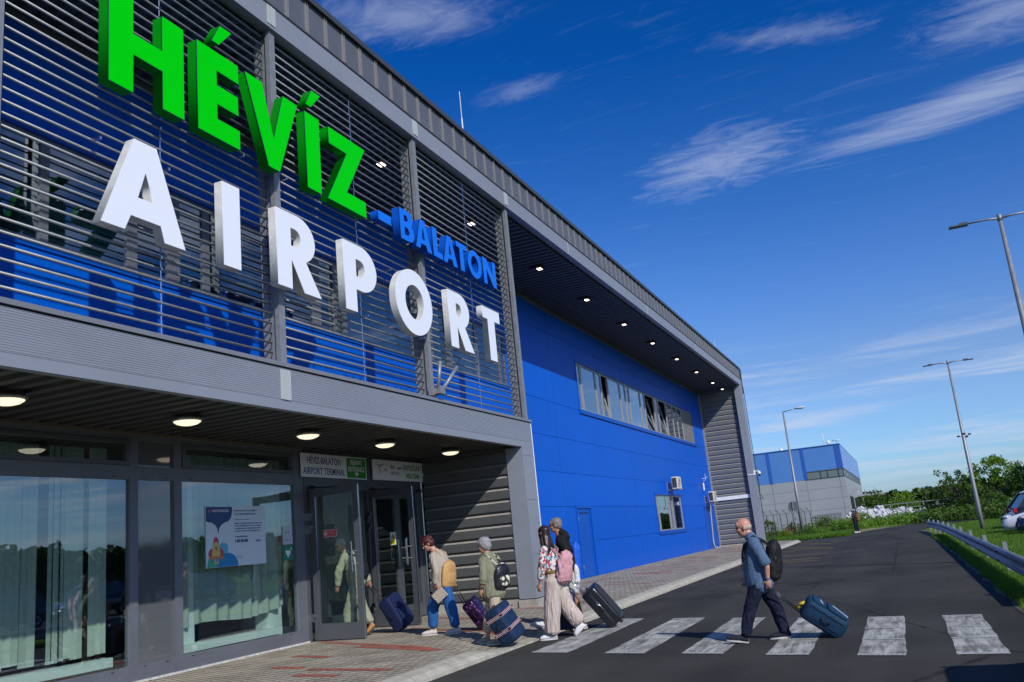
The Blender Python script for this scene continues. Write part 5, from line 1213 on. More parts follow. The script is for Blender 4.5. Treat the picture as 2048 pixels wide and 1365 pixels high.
def hand_geo(m, wr, ha, a, n, curl=.5, k=1):
    """palm plus five separate fingers; a: width axis (towards the thumb), n: palm normal"""
    d = (ha-wr).normalized(); a = (a-d*a.dot(d)).normalized(); n = d.cross(a) if n is None else (n-d*n.dot(d)-a*n.dot(a)).normalized()
    M = Matrix((d, a, n)).transposed(); c = wr+d*.05*k; m.ell(c, .052*k, .040*k, .018*k, M, 12, 8)
    for i, (L, o) in enumerate(((.070, .029), (.078, .010), (.073, -.009), (.056, -.027))):
        p = c+d*.042*k+a*o*k; q = [p]
        for j, f in enumerate((.42, .33, .25)):
            ang = curl*(.5+.75*j); p = p+(d*math.cos(ang)+n*math.sin(ang))*L*f*k; q.append(p)
        m.tube(q, [.0095*k, .009*k, .008*k, .0065*k], 6)
    p = c-d*.02*k+a*.034*k; m.tube([p, p+(a*.7+d*.6)*.034*k+n*.008*k, p+(a*.6+d*1.25)*.045*k+n*.022*k], [.012*k, .0105*k, .008*k], 6)
def figure(name, label, P0, psi, torso, near, farm, legN, legF, head, fd, neck, skin, shw=.18, hk=1, g=1, curlN=1.0, curlF=.9):
    """builds the continuous body, returns (root, frame, joints)"""
    fr = Fr(P0, psi); t = empty(name, P0, label, 'person'); m = MB(); S, H = fr.S, fr.H
    tp = [(fr.p((a[0], a[3] if len(a) > 4 else 0, a[1])), a[2], a[-1]) for a in torso]
    eloft(m, spl(tp), S)
    sc_ = tp[-2][0] if len(tp) > 2 else tp[-1][0]
    J = {'torso': tp}
    for key, sgn, arm in (('N', -1, near), ('F', 1, farm)):
        sh = sc_ + S*sgn*shw; el, wr, ha = [fr.p(q) for q in arm]; J['arm'+key] = (sh, el, wr, ha)
        eloft(m, spl([(sh-S*sgn*.05+Vector((0, 0, .0)), .055*g, .055*g), (sh, .054*g, .052*g), (sh.lerp(el, .5), .045*g, .045*g), (el, .037*g, .036*g), (el.lerp(wr, .4), .036*g, .033*g), (wr, .026*g, .021*g)]), S)
        hand_geo(m, wr, wr+(ha-wr).normalized()*.1, H, -S*sgn if sgn > 0 else S, curlN if key == 'N' else curlF, hk)
    for key, leg in (('N', legN), ('F', legF)):
        hp, kn, an, he, to = [fr.p(q) for q in leg]; J['leg'+key] = (hp, kn, an, he, to)
        eloft(m, spl([(hp, .085*g, .08*g), (hp.lerp(kn, .5), .072*g, .07*g), (kn, .052*g, .050*g), (kn.lerp(an, .35), .054*g, .049*g), (an, .034*g, .032*g)]), S)
        eloft(m, [(an, .034*g, .032*g), (he.lerp(an, .3), .034, .03), (he.lerp(to, .2), .03, .03)], S); eloft(m, [(he.lerp(to, .15), .028, .03), (he.lerp(to, .6), .026, .038), (he.lerp(to, .93), .018, .034)], S)
    hc = fr.p(head); Fd = (fr.U*fd[0]+fr.Wv*fd[1]+fr.Z*fd[2]).normalized(); Sd = Fd.cross(Vector((0, 0, 1))).normalized(); Ud = Sd.cross(Fd)
    head_geo(m, hc, Fd, Sd, Ud, hk)
    nb = fr.p(neck); eloft(m, spl([(hc-Ud*.045*hk-Fd*.018*hk, .050*hk, .050*hk), (hc.lerp(nb, .6)-Fd*.01, .052*hk, .054*hk), (nb, .062*hk, .070*hk)]), S)
    remesh(m, 'body', skin, t, .0062, 2)
    m = MB(); m.smooth = True
    for s in (-1, 1): m.ell(hc+(Fd*.079+Sd*.031*s+Ud*.010)*hk, .010*hk, .010*hk, .007*hk, None, 8, 6)
    m.build('eyes', EYE, t)
    m = MB(); m.smooth = True; M = Matrix((Fd, Sd, Ud)).transposed(); m.ell(hc+(Fd*.090-Ud*.058)*hk, .006*hk, .020*hk, .004*hk, M, 8, 6); m.build('mouth', LIPS, t)
    J.update(hc=hc, Fd=Fd, Sd=Sd, Ud=Ud, nb=nb, k=hk); return t, fr, J
def top(t, fr, J, name, mt, prof, sl, r=(.075, .062, .055), wr=.012, z0=None, seed=0, extra=None, wf=(11, 11, 4)):
    """upper garment: torso profile (u,z,rf,rs) and sleeves down to fraction sl (1 = elbow, 2 = wrist)"""
    m = MB(); eloft(m, spl([(fr.p((a[0], 0, a[1])), a[2], a[3]) for a in prof]), fr.S, 18)
    for key, sgn in (('N', -1), ('F', 1)):
        sh, el, w_, ha = J['arm'+key]; pts = [(sh-fr.S*sgn*.07, r[0]*1.1, r[0]), (sh+Vector((0, 0, -.005)), r[0], r[0]*.92)]
        if sl <= 1: pts += [(sh.lerp(el, sl*.5), r[0]*.94, r[0]*.9), (sh.lerp(el, sl), r[0]*.96, r[0]*.92)]
        else: pts += [(sh.lerp(el, .5), r[0]*.9, r[0]*.88), (el, r[1], r[1]), (el.lerp(w_, (sl-1)*.5), r[1]*.95, r[1]*.9), (el.lerp(w_, sl-1), r[2], r[2]*.95)]
        eloft(m, spl(pts), fr.S)
    if extra: extra(m)
    return remesh(m, name, mt, t, .0085, 3, wr, wf, seed)
def bottom(t, fr, J, name, mt, pelvis, rad, end=(1.0, 1.0), wr=.010, seed=0, wf=(10, 10, 4), n=14):
    m = MB(); eloft(m, spl([(fr.p((a[0], 0, a[1])), a[2], a[3]) for a in pelvis]), fr.S, 18)
    for key, e in zip(('N', 'F'), end):
        hp, kn, an, he, to = J['leg'+key]
        pts = [(hp+Vector((0, 0, .02)), rad[0], rad[0]*.95), (hp.lerp(kn, .5), (rad[0]+rad[1])/2, (rad[0]+rad[1])/2*.95)]
        if e <= .5: pts.append((hp.lerp(kn, e*2), rad[1], rad[1]*.95))
        else:
            pts += [(kn, rad[1], rad[1]*.95), (kn.lerp(an, (e-.5)), (rad[1]+rad[2])/2, (rad[1]+rad[2])/2*.95), (kn.lerp(an, (e-.5)*2), rad[2], rad[2]*.95)]
        eloft(m, spl(pts), fr.S, n)
    return remesh(m, name, mt, t, .0085, 3, wr, wf, seed)
def shoes(t, fr, J, mt, sole, h=.075):
    for key in ('N', 'F'):
        hp, kn, an, he, to = J['leg'+key]; ax = (to-he); L = ax.length; d = ax/L; up = (Vector((0, 0, 1))-d*d.z).normalized(); sd = d.cross(up)
        he2 = he-d*.02; L += .035
        def ring(s, w, hh, b=.012): c = he2+d*L*s; return [c+sd*w*math.cos(a)*1.0+up*(b+hh*max(0, math.sin(a))) for a in [2*math.pi*j/14 for j in range(14)]]
        m = MB(); m.smooth = True; m.loft([ring(.0, .026, .045), ring(.05, .040, h*1.1), ring(.28, .042, h*1.2), ring(.45, .044, h*.95), ring(.65, .050, .064), ring(.85, .048, .050), ring(.97, .032, .034), ring(1.01, .014, .020)])
        sh = m.build('shoe', mt, t)
        m = MB(); n = 20; out = []
        for j in range(n):
            a = 2*math.pi*j/n; s = .5-.5*math.cos(a); w = (.040 if s < .5 else .050)*math.copysign(abs(math.sin(a))**.6, math.sin(a)); out.append(he2+d*(L*1.02*s-.003)+sd*w)
        m.add([p-up*.012 for p in out]+[p+up*.010 for p in out], [tuple(range(n)), tuple(range(2*n-1, n-1, -1))]+[(i, (i+1) % n, n+(i+1) % n, n+i) for i in range(n)]); m.build('sole', sole, sh)
def hair(t, J, mt, parts, wr=.008, seed=1, longp=None, vox=.007, wf=(40, 40, 25)):
    hc, F, S, U, k = J['hc'], J['Fd'], J['Sd'], J['Ud'], J['k']; M = Matrix((F, S, U)).transposed(); m = MB()
    for (a, b, c, ra, rb, rc) in parts: m.ell(hc+(F*a+S*b+U*c)*k, ra*k, rb*k, rc*k, M, 18, 12)
    if longp: longp(m)
    return remesh(m, 'hair', mt, t, vox, 2, wr, wf, seed)
SHORT = [(-.022, 0, .048, .102, .088, .086), (-.050, 0, .000, .068, .084, .082)]
FULL = [(-.022, 0, .050, .112, .100, .098), (-.050, 0, -.005, .078, .094, .092)]
def fabric(name, c1, c2, scale=60, rough=.85, aniso=(1, 1, 1), mid=.5, bs=.25):
    def f(t, p):
        n = t.noise(t.mapping(t.pos(), scale=aniso), scale, 3, .6); t.put(p.inputs['Base Color'], t.ramp(n, [(mid-.1, c1), (mid+.1, c2)])); p.inputs['Roughness'].default_value = rough; p.inputs['Specular IOR Level'].default_value = .2
        bump(t, p, t.noise(t.pos(), 120, 2, .5), bs, .003)
    return MAT.get(name) or nmat(name, f)

# --- man pulling the blue suitcase on the zebra crossing
t, fr, J = figure('person', 'bald older man in blue short sleeved shirt pulling a blue suitcase over the crossing', (-1.92, 12.57, 0), 4,
    [(.03, .72, .10, .13), (.02, .90, .13, .15), (.01, 1.12, .11, .155), (.035, 1.28, .085, .15), (-.0, 1.35, .06, .08)],
    [(.145, -.24, .98), (.135, -.22, .80), (.13, -.21, .70)], [(-.05, .25, 1.0), (-.13, .22, .82), (-.17, .2, .74)],
    [(.0, -.09, .74), (-.15, -.10, .43), (-.25, -.10, .11), (-.25, -.10, .015), (-.50, -.10, .055)], [(.05, .09, .74), (.19, .09, .40), (.25, .09, .10), (.31, .09, .02), (.06, .09, .015)],
    (-.078, -.0, 1.487), (-1, -.02, -.12), (-.01, 0, 1.36), SKINP, .165, 1.04)
SHIRT = fabric('denim_blue_check', (.035, .07, .14), (.13, .20, .31), 130, aniso=(1, 1, 1))
def col(m):
    n = J['nb']; eloft(m, [(n-Vector((0, 0, .02)), .075, .08), (n+fr.U*.012+Vector((0, 0, .035)), .066, .068)], fr.S)
top(t, fr, J, 'shirt', SHIRT, [(.03, .70, .185, .20), (.02, .78, .185, .20), (.012, .93, .18, .19), (.012, 1.10, .155, .185), (.03, 1.22, .125, .175), (.04, 1.29, .095, .155), (.01, 1.345, .07, .085)], .93, (.082, .07, .06), .009, seed=1, extra=col, wf=(7, 7, 3))
bottom(t, fr, J, 'trousers', fabric('navy_trouser', (.006, .008, .020), (.014, .018, .042), 30), [(.03, .80, .15, .16), (.03, .70, .13, .15)], (.105, .085, .070), (1.0, 1.0), .014, seed=2)
shoes(t, fr, J, fabric('navy_shoe', (.01, .014, .025), (.03, .036, .05), 60), mat('sole_pale', (.5, .5, .48), .6))
hair(t, J, HAIRW, [(-.020, 0, .004, .0895, .0785, .058)], .002, 2)
m = MB(); m.tube([J['armN'][2]+Vector((0, 0, .012)), J['armN'][2]+Vector((0, 0, -.006))], .031, 12); m.build('wrist_band', mat('band_blue', (.05, .12, .3), .5), t)

def pack(name, label, fr, c, size, mt, psi_extra=0, tilt=0, straps=None, smt=None, wr=.012, seed=0, pocket=True, cat='backpack', shape=1):
    """soft bag: c = centre in the figure frame, size (depth, width, height)"""
    H, S = fr.H, fr.S; up = (Vector((0, 0, 1))+H*tilt).normalized(); F = (-H-up*(-H).dot(up)).normalized(); t = empty(name, fr.p(c)-up*size[2]/2, label, cat); m = MB(); o = fr.p(c); d, w, h = size
    prof = [(-.5, .75, .85), (-.45, 1, 1), (-.1, 1.0, 1.0), (.22, .94, .97), (.40, .76, .86), (.5, .5, .62)] if shape == 1 else [(-.5, .85, .9), (-.4, 1, 1), (0, 1, 1), (.38, .85, .85), (.5, .5, .5)]
    eloft(m, spl([(o+up*h*z, d/2*a, w/2*b) for z, a, b in prof]), S, 18)
    remesh(m, 'bag_body', mt, t, .009, 2, wr, (14, 14, 6), seed)
    if pocket:
        m = MB(); eloft(m, spl([(o+F*d*.30+up*h*z, d*.28*a, w*.36*b) for z, a, b in ((-.38, .8, .9), (-.25, 1, 1), (.0, .9, 1), (.08, .5, .8))]), S, 16); remesh(m, 'front_pocket', smt or mt, t, .009, 2, .004, seed=seed+1)
    m = MB(); m.smooth = True; m.tube([o+up*h*.47+S*.04, o+up*h*.58+S*.025, o+up*h*.58-S*.025, o+up*h*.47-S*.04], .010, 6); m.build('grab_handle', smt or mt, t)
    if straps:
        m = MB()
        for path in straps:
            P = [Vector(q) for q in path]
            for i in range(len(P)-1): m.bar(P[i], P[i+1]+(P[i+1]-P[i]).normalized()*.006, .034, .010, S)
        m.build('strap', smt or mt, t)
    return t
def strap_path(fr, J, sgn, bagc, w=.10, r=(.10, .13)):
    """over the shoulder, down the front, under the arm to the bag"""
    tp = J['torso']; sh = tp[-2][0]; S, H = fr.S, fr.H; b = fr.p(bagc); s = sgn*w
    return [b+S*s*.8+Vector((0, 0, .17)), sh+S*s-H*r[0]*.8+Vector((0, 0, .035)), sh+S*s+Vector((0, 0, .085)), sh+S*s*1.1+H*r[0]+Vector((0, 0, .0)), sh+S*s*1.25+H*r[1]-Vector((0, 0, .16)), sh+S*s*1.7+H*r[1]*.5-Vector((0, 0, .28)), b+S*s*1.2+H*.02-Vector((0, 0, .10))]
BLK = fabric('black_nylon', (.008, .008, .009), (.022, .022, .024), 40, .6)
pack('backpack', 'black backpack on the back of the bald man', fr, (.245, .02, 1.03), (.22, .30, .48), BLK, tilt=-.18, straps=[strap_path(fr, J, s, (.26, .02, 1.03), .10, (.10, .155)) for s in (-1, 1)], seed=4)

def suitcase(name, label, fr, A, B, D, Wd, mt, hand, style='soft', psi=0, trim=None, four=False, lift=0):
    """A bottom centre, B top centre in the figure frame; tilts towards the hand"""
    c, q = math.cos(R(psi)), math.sin(R(psi)); Yv = (fr.Wv*c + fr.U*q); a, b = fr.p(A), fr.p(B); zv = (b-a).normalized(); L = (b-a).length
    Yv = (Yv-zv*Yv.dot(zv)).normalized(); xv = Yv.cross(zv)
    if xv.dot(fr.U) < 0: xv = -xv
    M = Matrix((xv, Yv, zv)).transposed(); t = empty(name, a, label, 'suitcase', 'wheeled suitcases pulled by the travellers')
    def P(x, y, z): return a+xv*x+Yv*y+zv*z
    trim = trim or BLK; r = .05 if style != 'soft' else .07
    def rbox(x0, x1, y0, y1, z0, z1, rr, nm, mm, par, bulge=0):
        m = MB(); n = 24; rings = []
        zs = [(z0, .80), (z0+rr*.35, .95), (z0+rr, 1)] + [(z0+rr+(z1-z0-2*rr)*i/6, 1) for i in range(1, 6)] + [(z1-rr, 1), (z1-rr*.35, .95), (z1, .80)]
        cx, cy, hx, hy = (x0+x1)/2, (y0+y1)/2, (x1-x0)/2, (y1-y0)/2
        for z, s in zs:
            ring = []
            for j in range(n):
                an = 2*math.pi*(j+.5)/n; ex = math.copysign(abs(math.cos(an))**.32, math.cos(an)); ey = math.copysign(abs(math.sin(an))**.32, math.sin(an))
                ring.append(P(cx+hx*ex*s, cy+hy*ey*s, z))
            rings.append(ring)
        m.smooth = True; m.loft(rings); return m.build(nm, mm, par)
    z0 = .045; rbox(-D/2, D/2, -Wd/2, Wd/2, z0, L, r, 'shell', mt, t)
    if style == 'soft':
        rbox(D/2-.01, D/2+.035, -Wd*.40, Wd*.40, z0+.05, L*.60, .04, 'front_pocket', mt, t)
        rbox(D/2-.012, D/2+.022, -Wd*.40, Wd*.40, L*.63, L*.93, .035, 'top_pocket', mt, t)
    if style == 'ribbed':
        m = MB()
        for k in range(9):
            y = -Wd*.40+k*Wd*.10; m.smooth = False; m.add([P(D/2-.004, y-.014, z0+.06), P(D/2+.010, y, z0+.06), P(D/2-.004, y+.014, z0+.06), P(D/2-.004, y-.014, L-.06), P(D/2+.010, y, L-.06), P(D/2-.004, y+.014, L-.06)], [(0, 1, 4, 3), (1, 2, 5, 4), (0, 2, 1), (3, 4, 5)])
        for s in (-1, 1):
            for k in range(12):
                z = z0+.07+k*(L-.16)/12
                for xx in (-.30, .28): m.obox(P(D*xx, s*(Wd/2-.002), z), D*.22, .014, .032, M)
        m.build('ridges', mt, t)
        m = MB(); m.smooth = True
        for s in (-1, 1): m.bar(P(-.012, s*(Wd/2+.001), z0+.06), P(-.012, s*(Wd/2+.001), L-.06), .007, .007); m.bar(P(.012, s*(Wd/2+.001), z0+.06), P(.012, s*(Wd/2+.001), L-.06), .007, .007)
        m.build('zip', STEEL, t)
    else:
        m = MB()
        for s in (-1, 1):
            for xx in ((-D*.22, D*.28) if style == 'soft' else (0,)):
                m.bar(P(xx, s*(Wd/2+.001), z0+.05), P(xx, s*(Wd/2+.001), L-.05), .008, .006)
        m.bar(P(D*.30, -Wd/2+.03, L-.004), P(D*.30, Wd/2-.03, L-.004), .008)
        m.build('piping', trim, t)
    m = MB(); m.smooth = True; hx = -D/2+.03; g1 = fr.p(hand); 
    m.tube([P(-.02, -.06, L-.004), P(-.02, -.05, L+.022), P(-.02, .05, L+.022), P(-.02, .06, L-.004)], .010, 6); m.build('carry_handle', trim, t)
    m = MB(); m.smooth = True; m.tube([P(.0, -Wd/2-.001, L*.42), P(.0, -Wd/2-.03, L*.46), P(.0, -Wd/2-.03, L*.58), P(.0, -Wd/2-.001, L*.62)], .009, 6); m.build('carry_handle', trim, t)
    if hand:
        gs = min(.07, Wd*.18); m = MB(); m.smooth = True; gy = Yv*gs
        for s in (-1, 1): m.tube([P(hx, s*gs, L-.02), g1+gy*s*.9], .0095, 7)
        m.build('handle_rod', STEEL if style == 'ribbed' else mat('rod_dark', (.05, .05, .055), .35, .7), t)
        m = MB(); m.smooth = True; m.tube([g1-gy, g1, g1+gy], .016, 8); m.build('grip', mat('grip_black', (.012, .012, .012), .5), t)
    for s in (-1, 1):
        for xx in ((-D/2+.05, D/2-.05) if four else (-D/2+.04,)):
            m = MB(); m.smooth = True; c0 = P(xx, s*(Wd/2-.05), .032)
            rings = [[c0+Yv*dy+(xv*math.cos(an)+zv*math.sin(an))*rr for an in [2*math.pi*j/16 for j in range(16)]] for rr, dy in ((.020, -.019), (.032, -.016), (.032, .016), (.020, .019))]
            m.loft(rings); w = m.build('wheel', mat('wheel_rubber', (.02, .02, .02), .6), t)
            m = MB(); m.bar(c0, P(xx, s*(Wd/2-.05), .075), .03, .025); 
            m.build('wheel_fork', trim, t)
    return t, P, M, L
BLUEC = fabric('suitcase_teal_blue', (.005, .026, .060), (.012, .048, .10), 50, .7); NAVYC = fabric('suitcase_navy', (.006, .012, .050), (.014, .024, .085), 50, .65)
t2, P, M, L = suitcase('suitcase', 'teal blue soft suitcase with pale stripe tilted behind the bald man', fr, (1.03, -.03, .045), (.55, -.03, .425), .28, .44, BLUEC, (.135, -.20, .685), 'soft', 12)
m = MB(); m.bar(P(.171, .06, L*.50), P(.171, -.08, L*.16), .030, .008); m.bar(P(.157, -.12, L*.73), P(.157, .02, L*.78), .035, .008); m.build('pale_stripe', mat('pale_stripe', (.38, .48, .58), .6), t2)
tb = empty('luggage_ribbon', P(-.05, 0, L), 'yellow ribbon tied to the handle end of the blue suitcase', 'ribbon'); m = MB(); m.smooth = True
for k in range(6): a = k*1.1; m.tube([P(-.06, .03, L+.01), P(-.06+.05*math.cos(a), .03+.05*math.sin(a), L+.05), P(-.03+.06*math.cos(a), .03+.05*math.sin(a), L+.01)], .011, 5)
m.build('bow', mat('yellow_cloth', (.65, .48, .02), .7), tb)
# strap bag in front of his chest
tb = empty('travel_pouch', fr.p((-.17, .05, 1.0)), 'small dark pouch hanging on a strap before the bald man\'s chest', 'pouch'); m = MB(); eloft(m, spl([(fr.p((-.10, .0, 1.27)), .015, .05), (fr.p((-.135, .02, 1.14)), .024, .06), (fr.p((-.155, .02, 1.03)), .015, .04)]), fr.S); m.tube([fr.p((-.165, .0, 1.04)), fr.p((-.18, 0, .96))], .006, 5); m.build('pouch_body', BLK, tb)

# --- woman with dark red hair
t, fr, J = figure('person', 'woman with dark red hair and beige jumper looking down as she enters', (-7.85, 14.5, .12), 36,
    [(.10, .80, .10, .14), (.08, .95, .11, .14), (.06, 1.18, .10, .14), (.055, 1.39, .08, .13), (-.01, 1.49, .05, .07)],
    [(.0, -.23, 1.12), (-.025, -.21, .91), (-.01, -.2, .82)], [(.21, .22, 1.13), (.30, .21, .92), (.325, .2, .83)],
    [(.13, -.09, .84), (.22, -.08, .43), (.28, -.08, .11), (.345, -.08, .02), (.10, -.08, .015)], [(.05, .09, .84), (-.11, .10, .46), (-.125, .10, .12), (-.085, .10, .02), (-.33, .10, .02)],
    (-.115, 0, 1.605), (-.9, -.05, -.50), (-.02, 0, 1.49), SKIN, .155, 1.0)
top(t, fr, J, 'jumper', fabric('beige_knit', (.34, .29, .24), (.46, .40, .34), 120, .95), [(.085, .66, .165, .19), (.08, .74, .17, .19), (.07, .92, .17, .175), (.07, 1.10, .165, .165), (.075, 1.26, .145, .165), (.06, 1.38, .10, .15), (.0, 1.46, .07, .085)], 2.0, (.075, .062, .046), .012, seed=5, wf=(12, 12, 3))
bottom(t, fr, J, 'jeans', fabric('bright_denim', (.012, .07, .24), (.03, .13, .36), 40), [(.09, .86, .14, .17), (.09, .76, .13, .16)], (.108, .108, .085), (.93, .93), .012, seed=6)
shoes(t, fr, J, mat('shoe_beige', (.52, .46, .42), .7), mat('sole_beige', (.55, .50, .46), .6))
hair(t, J, RED_H, FULL+[(-.01, 0, .095, .08, .075, .04), (.045, 0, .068, .055, .075, .038)], .012, 3)
pack('backpack', 'mustard tan backpack on the woman with dark red hair', fr, (.225, -.07, 1.04), (.17, .40, .43), mat('tan_leather', (.50, .30, .11), .5, var=.08, vscale=9), tilt=-.12, straps=[strap_path(fr, J, s, (.205, -.06, 1.04), .085, (.09, .10)) for s in (-1, 1)], seed=8, wr=.004, shape=2)
tb = empty('clutch_bag', fr.p((.0, -.25, .62)), 'woven brown and cream clutch bag hanging from her wrist', 'bag')
def f_wov(tn, p):
    c = tn.new('ShaderNodeTexChecker'); tn.put(c.inputs[0], tn.mapping(tn.pos(), scale=(55, 55, 75))); c.inputs[1].default_value = (.55, .50, .42, 1); c.inputs[2].default_value = (.10, .06, .04, 1); c.inputs['Scale'].default_value = 1; tn.put(p.inputs['Base Color'], c.outputs[0]); p.inputs['Roughness'].default_value = .8
m = MB(); o = fr.p((.03, -.24, .70)); M3 = Matrix.Rotation(R(-38), 3, fr.Wv) @ Matrix((fr.U, fr.Wv, fr.Z)).transposed(); m.obox(o, .24, .035, .19, M3); bevel(m.build('pouch', nmat('woven_pattern', f_wov), tb), .012)
m = MB(); m.smooth = True; m.tube([fr.p((-.02, -.22, .88)), fr.p((-.01, -.24, .82)), fr.p((.0, -.24, .76))], .006, 5); m.build('wrist_strap', BARK, tb)
def f_pur(tn, p):
    v = tn.new('ShaderNodeTexVoronoi'); tn.put(v.inputs['Vector'], tn.pos()); v.inputs['Scale'].default_value = 14
    tn.put(p.inputs['Base Color'], tn.ramp(v.outputs['Distance'], [(.12, (.22, .10, .25)), (.22, (.045, .006, .07)), (.6, (.012, .003, .02))])); p.inputs['Roughness'].default_value = .25
suitcase('suitcase', 'glossy purple patterned suitcase behind the navy duffel', fr, (.88, .22, .04), (.54, .22, .53), .25, .40, nmat('purple_shell', f_pur), (.325, .2, .80), 'hard', 25)

# --- woman with short grey hair
gz2 = hgt(-6.35, 13.5)
t, fr, J = figure('person', 'woman with short grey hair and olive shirt pulling a navy duffel', (-6.35, 13.53, gz2), 42,
    [(.05, .76, .11, .14), (.04, .95, .12, .15), (.01, 1.15, .11, .15), (.03, 1.33, .08, .14), (.0, 1.42, .05, .07)],
    [(-.095, -.26, 1.05), (-.14, -.24, .89), (-.17, -.24, .79)], [(.02, .26, 1.06), (-.10, .22, .93), (-.16, .2, .88)],
    [(.05, -.09, .78), (.05, -.10, .45), (.06, -.12, .10), (.11, -.13, .015), (-.12, -.11, .015)], [(.03, .09, .78), (-.04, .09, .46), (-.11, .07, .13), (-.09, .07, .03), (-.30, .07, .02)],
    (-.045, 0, 1.555), (-.92, .25, -.18), (.0, 0, 1.42), SKIN, .165, 1.0)
top(t, fr, J, 'shirt', fabric('olive_linen', (.17, .17, .11), (.25, .25, .17), 90), [(.05, .76, .20, .21), (.04, .84, .20, .21), (.02, 1.0, .19, .19), (.015, 1.16, .165, .185), (.03, 1.28, .12, .17), (.02, 1.36, .085, .12), (.01, 1.43, .07, .08)], 1.45, (.078, .068, .066), .013, seed=9)
bottom(t, fr, J, 'trousers', fabric('beige_trouser', (.42, .34, .25), (.52, .43, .33), 50), [(.05, .84, .14, .17), (.05, .74, .13, .16)], (.105, .095, .085), (.86, .86), .012, seed=10)
shoes(t, fr, J, mat('shoe_taupe', (.34, .31, .26), .7), mat('sole_white', (.62, .62, .60), .6))
hair(t, J, GREY_H, FULL+[(.01, 0, .098, .07, .07, .035), (.05, 0, .072, .045, .068, .035)], .014, 4)
m = MB(); m.tube([J['armN'][2]+Vector((0, 0, .03)), J['armN'][2]+Vector((0, 0, .005))], .034, 12); m.obox(J['armN'][2]+fr.U*.01-fr.Wv*.03+Vector((0, 0, .018)), .03, .014, .034); tag(m.build('wrist_watch', mat('watch_dark', (.06, .06, .06), .25), None), 'dark faced watch on the grey haired woman\'s wrist', 'watch')
def f_pat(tn, p):
    v = tn.new('ShaderNodeTexVoronoi'); tn.put(v.inputs['Vector'], tn.pos()); v.inputs['Scale'].default_value = 13; n = tn.noise(tn.pos(), 9, 2, .5)
    c = tn.ramp(v.outputs['Distance'], [(.46, (.72, .70, .52)), (.52, (.04, .04, .045))], 'LINEAR'); tn.put(p.inputs['Base Color'], c); p.inputs['Roughness'].default_value = .5
pack('backpack', 'small black backpack with cream patterned pockets on the grey haired woman', fr, (.215, -.12, 1.05), (.16, .34, .36), mat('black_leather', (.015, .015, .02), .35), tilt=-.1, straps=[strap_path(fr, J, s, (.20, -.12, 1.05), .085, (.09, .12)) for s in (-1, 1)], smt=nmat('cream_black_pattern', f_pat), seed=12, wr=.006)
t2, P, M, L = suitcase('suitcase', 'navy wheeled duffel with two red and white lettered bands', fr, (.345, -.38, .04), (.045, -.38, .60), .31, .47, fabric('duffel_navy', (.006, .022, .06), (.014, .036, .09), 30, .7), (-.17, -.24, .76), 'hard', 30)
for zz in (.40, .78):
    for dz, w_, mt_ in ((0, .030, mat('band_dark', (.012, .012, .02), .6)), (.018, .006, SR), (-.018, .006, SR), (.0225, .003, WHITE), (-.0225, .003, WHITE)):
        m = MB(); z = L*zz+dz; e = .003
        m.box(-.156-e, .156+e, -.236-e, .236+e, z-w_/2, z+w_/2)
        m.v = [tuple(P(v[0], v[1], v[2])) for v in m.v]; m.build('band', mt_, t2)
    m = MB(); rb = random.Random(3); y = -.21
    while y < .19: w_ = rb.uniform(.005, .012); m.box(.1595, .1615, y, y+w_, L*zz-.006, L*zz+.006); y += w_+.010
    x = -.13
    while x < .12: w_ = rb.uniform(.005, .012); m.box(x, x+w_, -.2415, -.2395, L*zz-.006, L*zz+.006); x += w_+.010
    m.v = [tuple(P(*v)) for v in m.v]; m.build('band_lettering', WHITE, t2)

# --- man in the cap going through the door
t, fr, J = figure('person', 'man in pale cap and sand jacket stepping through the open door', (-9.86, 15.29, .12), 22,
    [(-.20, .90, .10, .14), (-.20, 1.08, .12, .15), (-.25, 1.33, .11, .155), (-.315, 1.53, .085, .14), (-.37, 1.63, .055, .07)],
    [(-.51, -.25, 1.26), (-.54, -.22, 1.0), (-.56, -.21, .90)], [(-.04, .24, 1.24), (.05, .21, 1.02), (.08, .2, .93)],
    [(-.22, -.09, .92), (-.36, -.09, .50), (-.40, -.09, .11), (-.40, -.09, .015), (-.64, -.09, .03)], [(-.18, .09, .92), (-.09, .08, .54), (.05, .03, .22), (.12, .03, .15), (-.03, .03, .02)],
    (-.445, 0, 1.765), (-.92, .1, -.40), (-.375, 0, 1.64), SKIN2, .165, 1.03)
SAND = fabric('sand_cloth', (.26, .25, .18), (.36, .35, .26), 40)
top(t, fr, J, 'jacket', SAND, [(-.19, 1.00, .165, .19), (-.19, 1.08, .165, .185), (-.225, 1.26, .16, .185), (-.27, 1.42, .14, .18), (-.315, 1.53, .10, .16), (-.36, 1.61, .07, .085)], 2.0, (.088, .075, .055), .018, seed=13)
bottom(t, fr, J, 'cargo_trousers', SAND, [(-.20, 1.02, .14, .165), (-.20, .90, .13, .16)], (.115, .10, .085), (1.0, .94), .016, seed=14)
shoes(t, fr, J, mat('shoe_orange_brown', (.42, .18, .05), .6, var=.2, vscale=20), mat('sole_black', (.03, .03, .03), .7))
hair(t, J, GREY_H, [(-.045, 0, .0, .055, .079, .055)], .004, 5)
hc, F_, S_, U_ = J['hc'], J['Fd'], J['Sd'], J['Ud']; m = MB(); Mx = Matrix((F_, S_, U_)).transposed(); m.ell(hc+F_*-.010+U_*.062, .104, .085, .072, Mx); m.ell(hc+F_*.10+U_*.055, .065, .06, .010, Mx); remesh(m, 'cap', fabric('cap_grey_green', (.20, .24, .24), (.30, .34, .33), 40), t, .006, 1)
pack('backpack', 'black backpack on the man in the pale cap', fr, (-.06, .02, 1.34), (.20, .32, .46), BLK, tilt=.10, straps=[strap_path(fr, J, s, (-.06, .02, 1.34), .10, (.09, .12)) for s in (-1, 1)], seed=15)
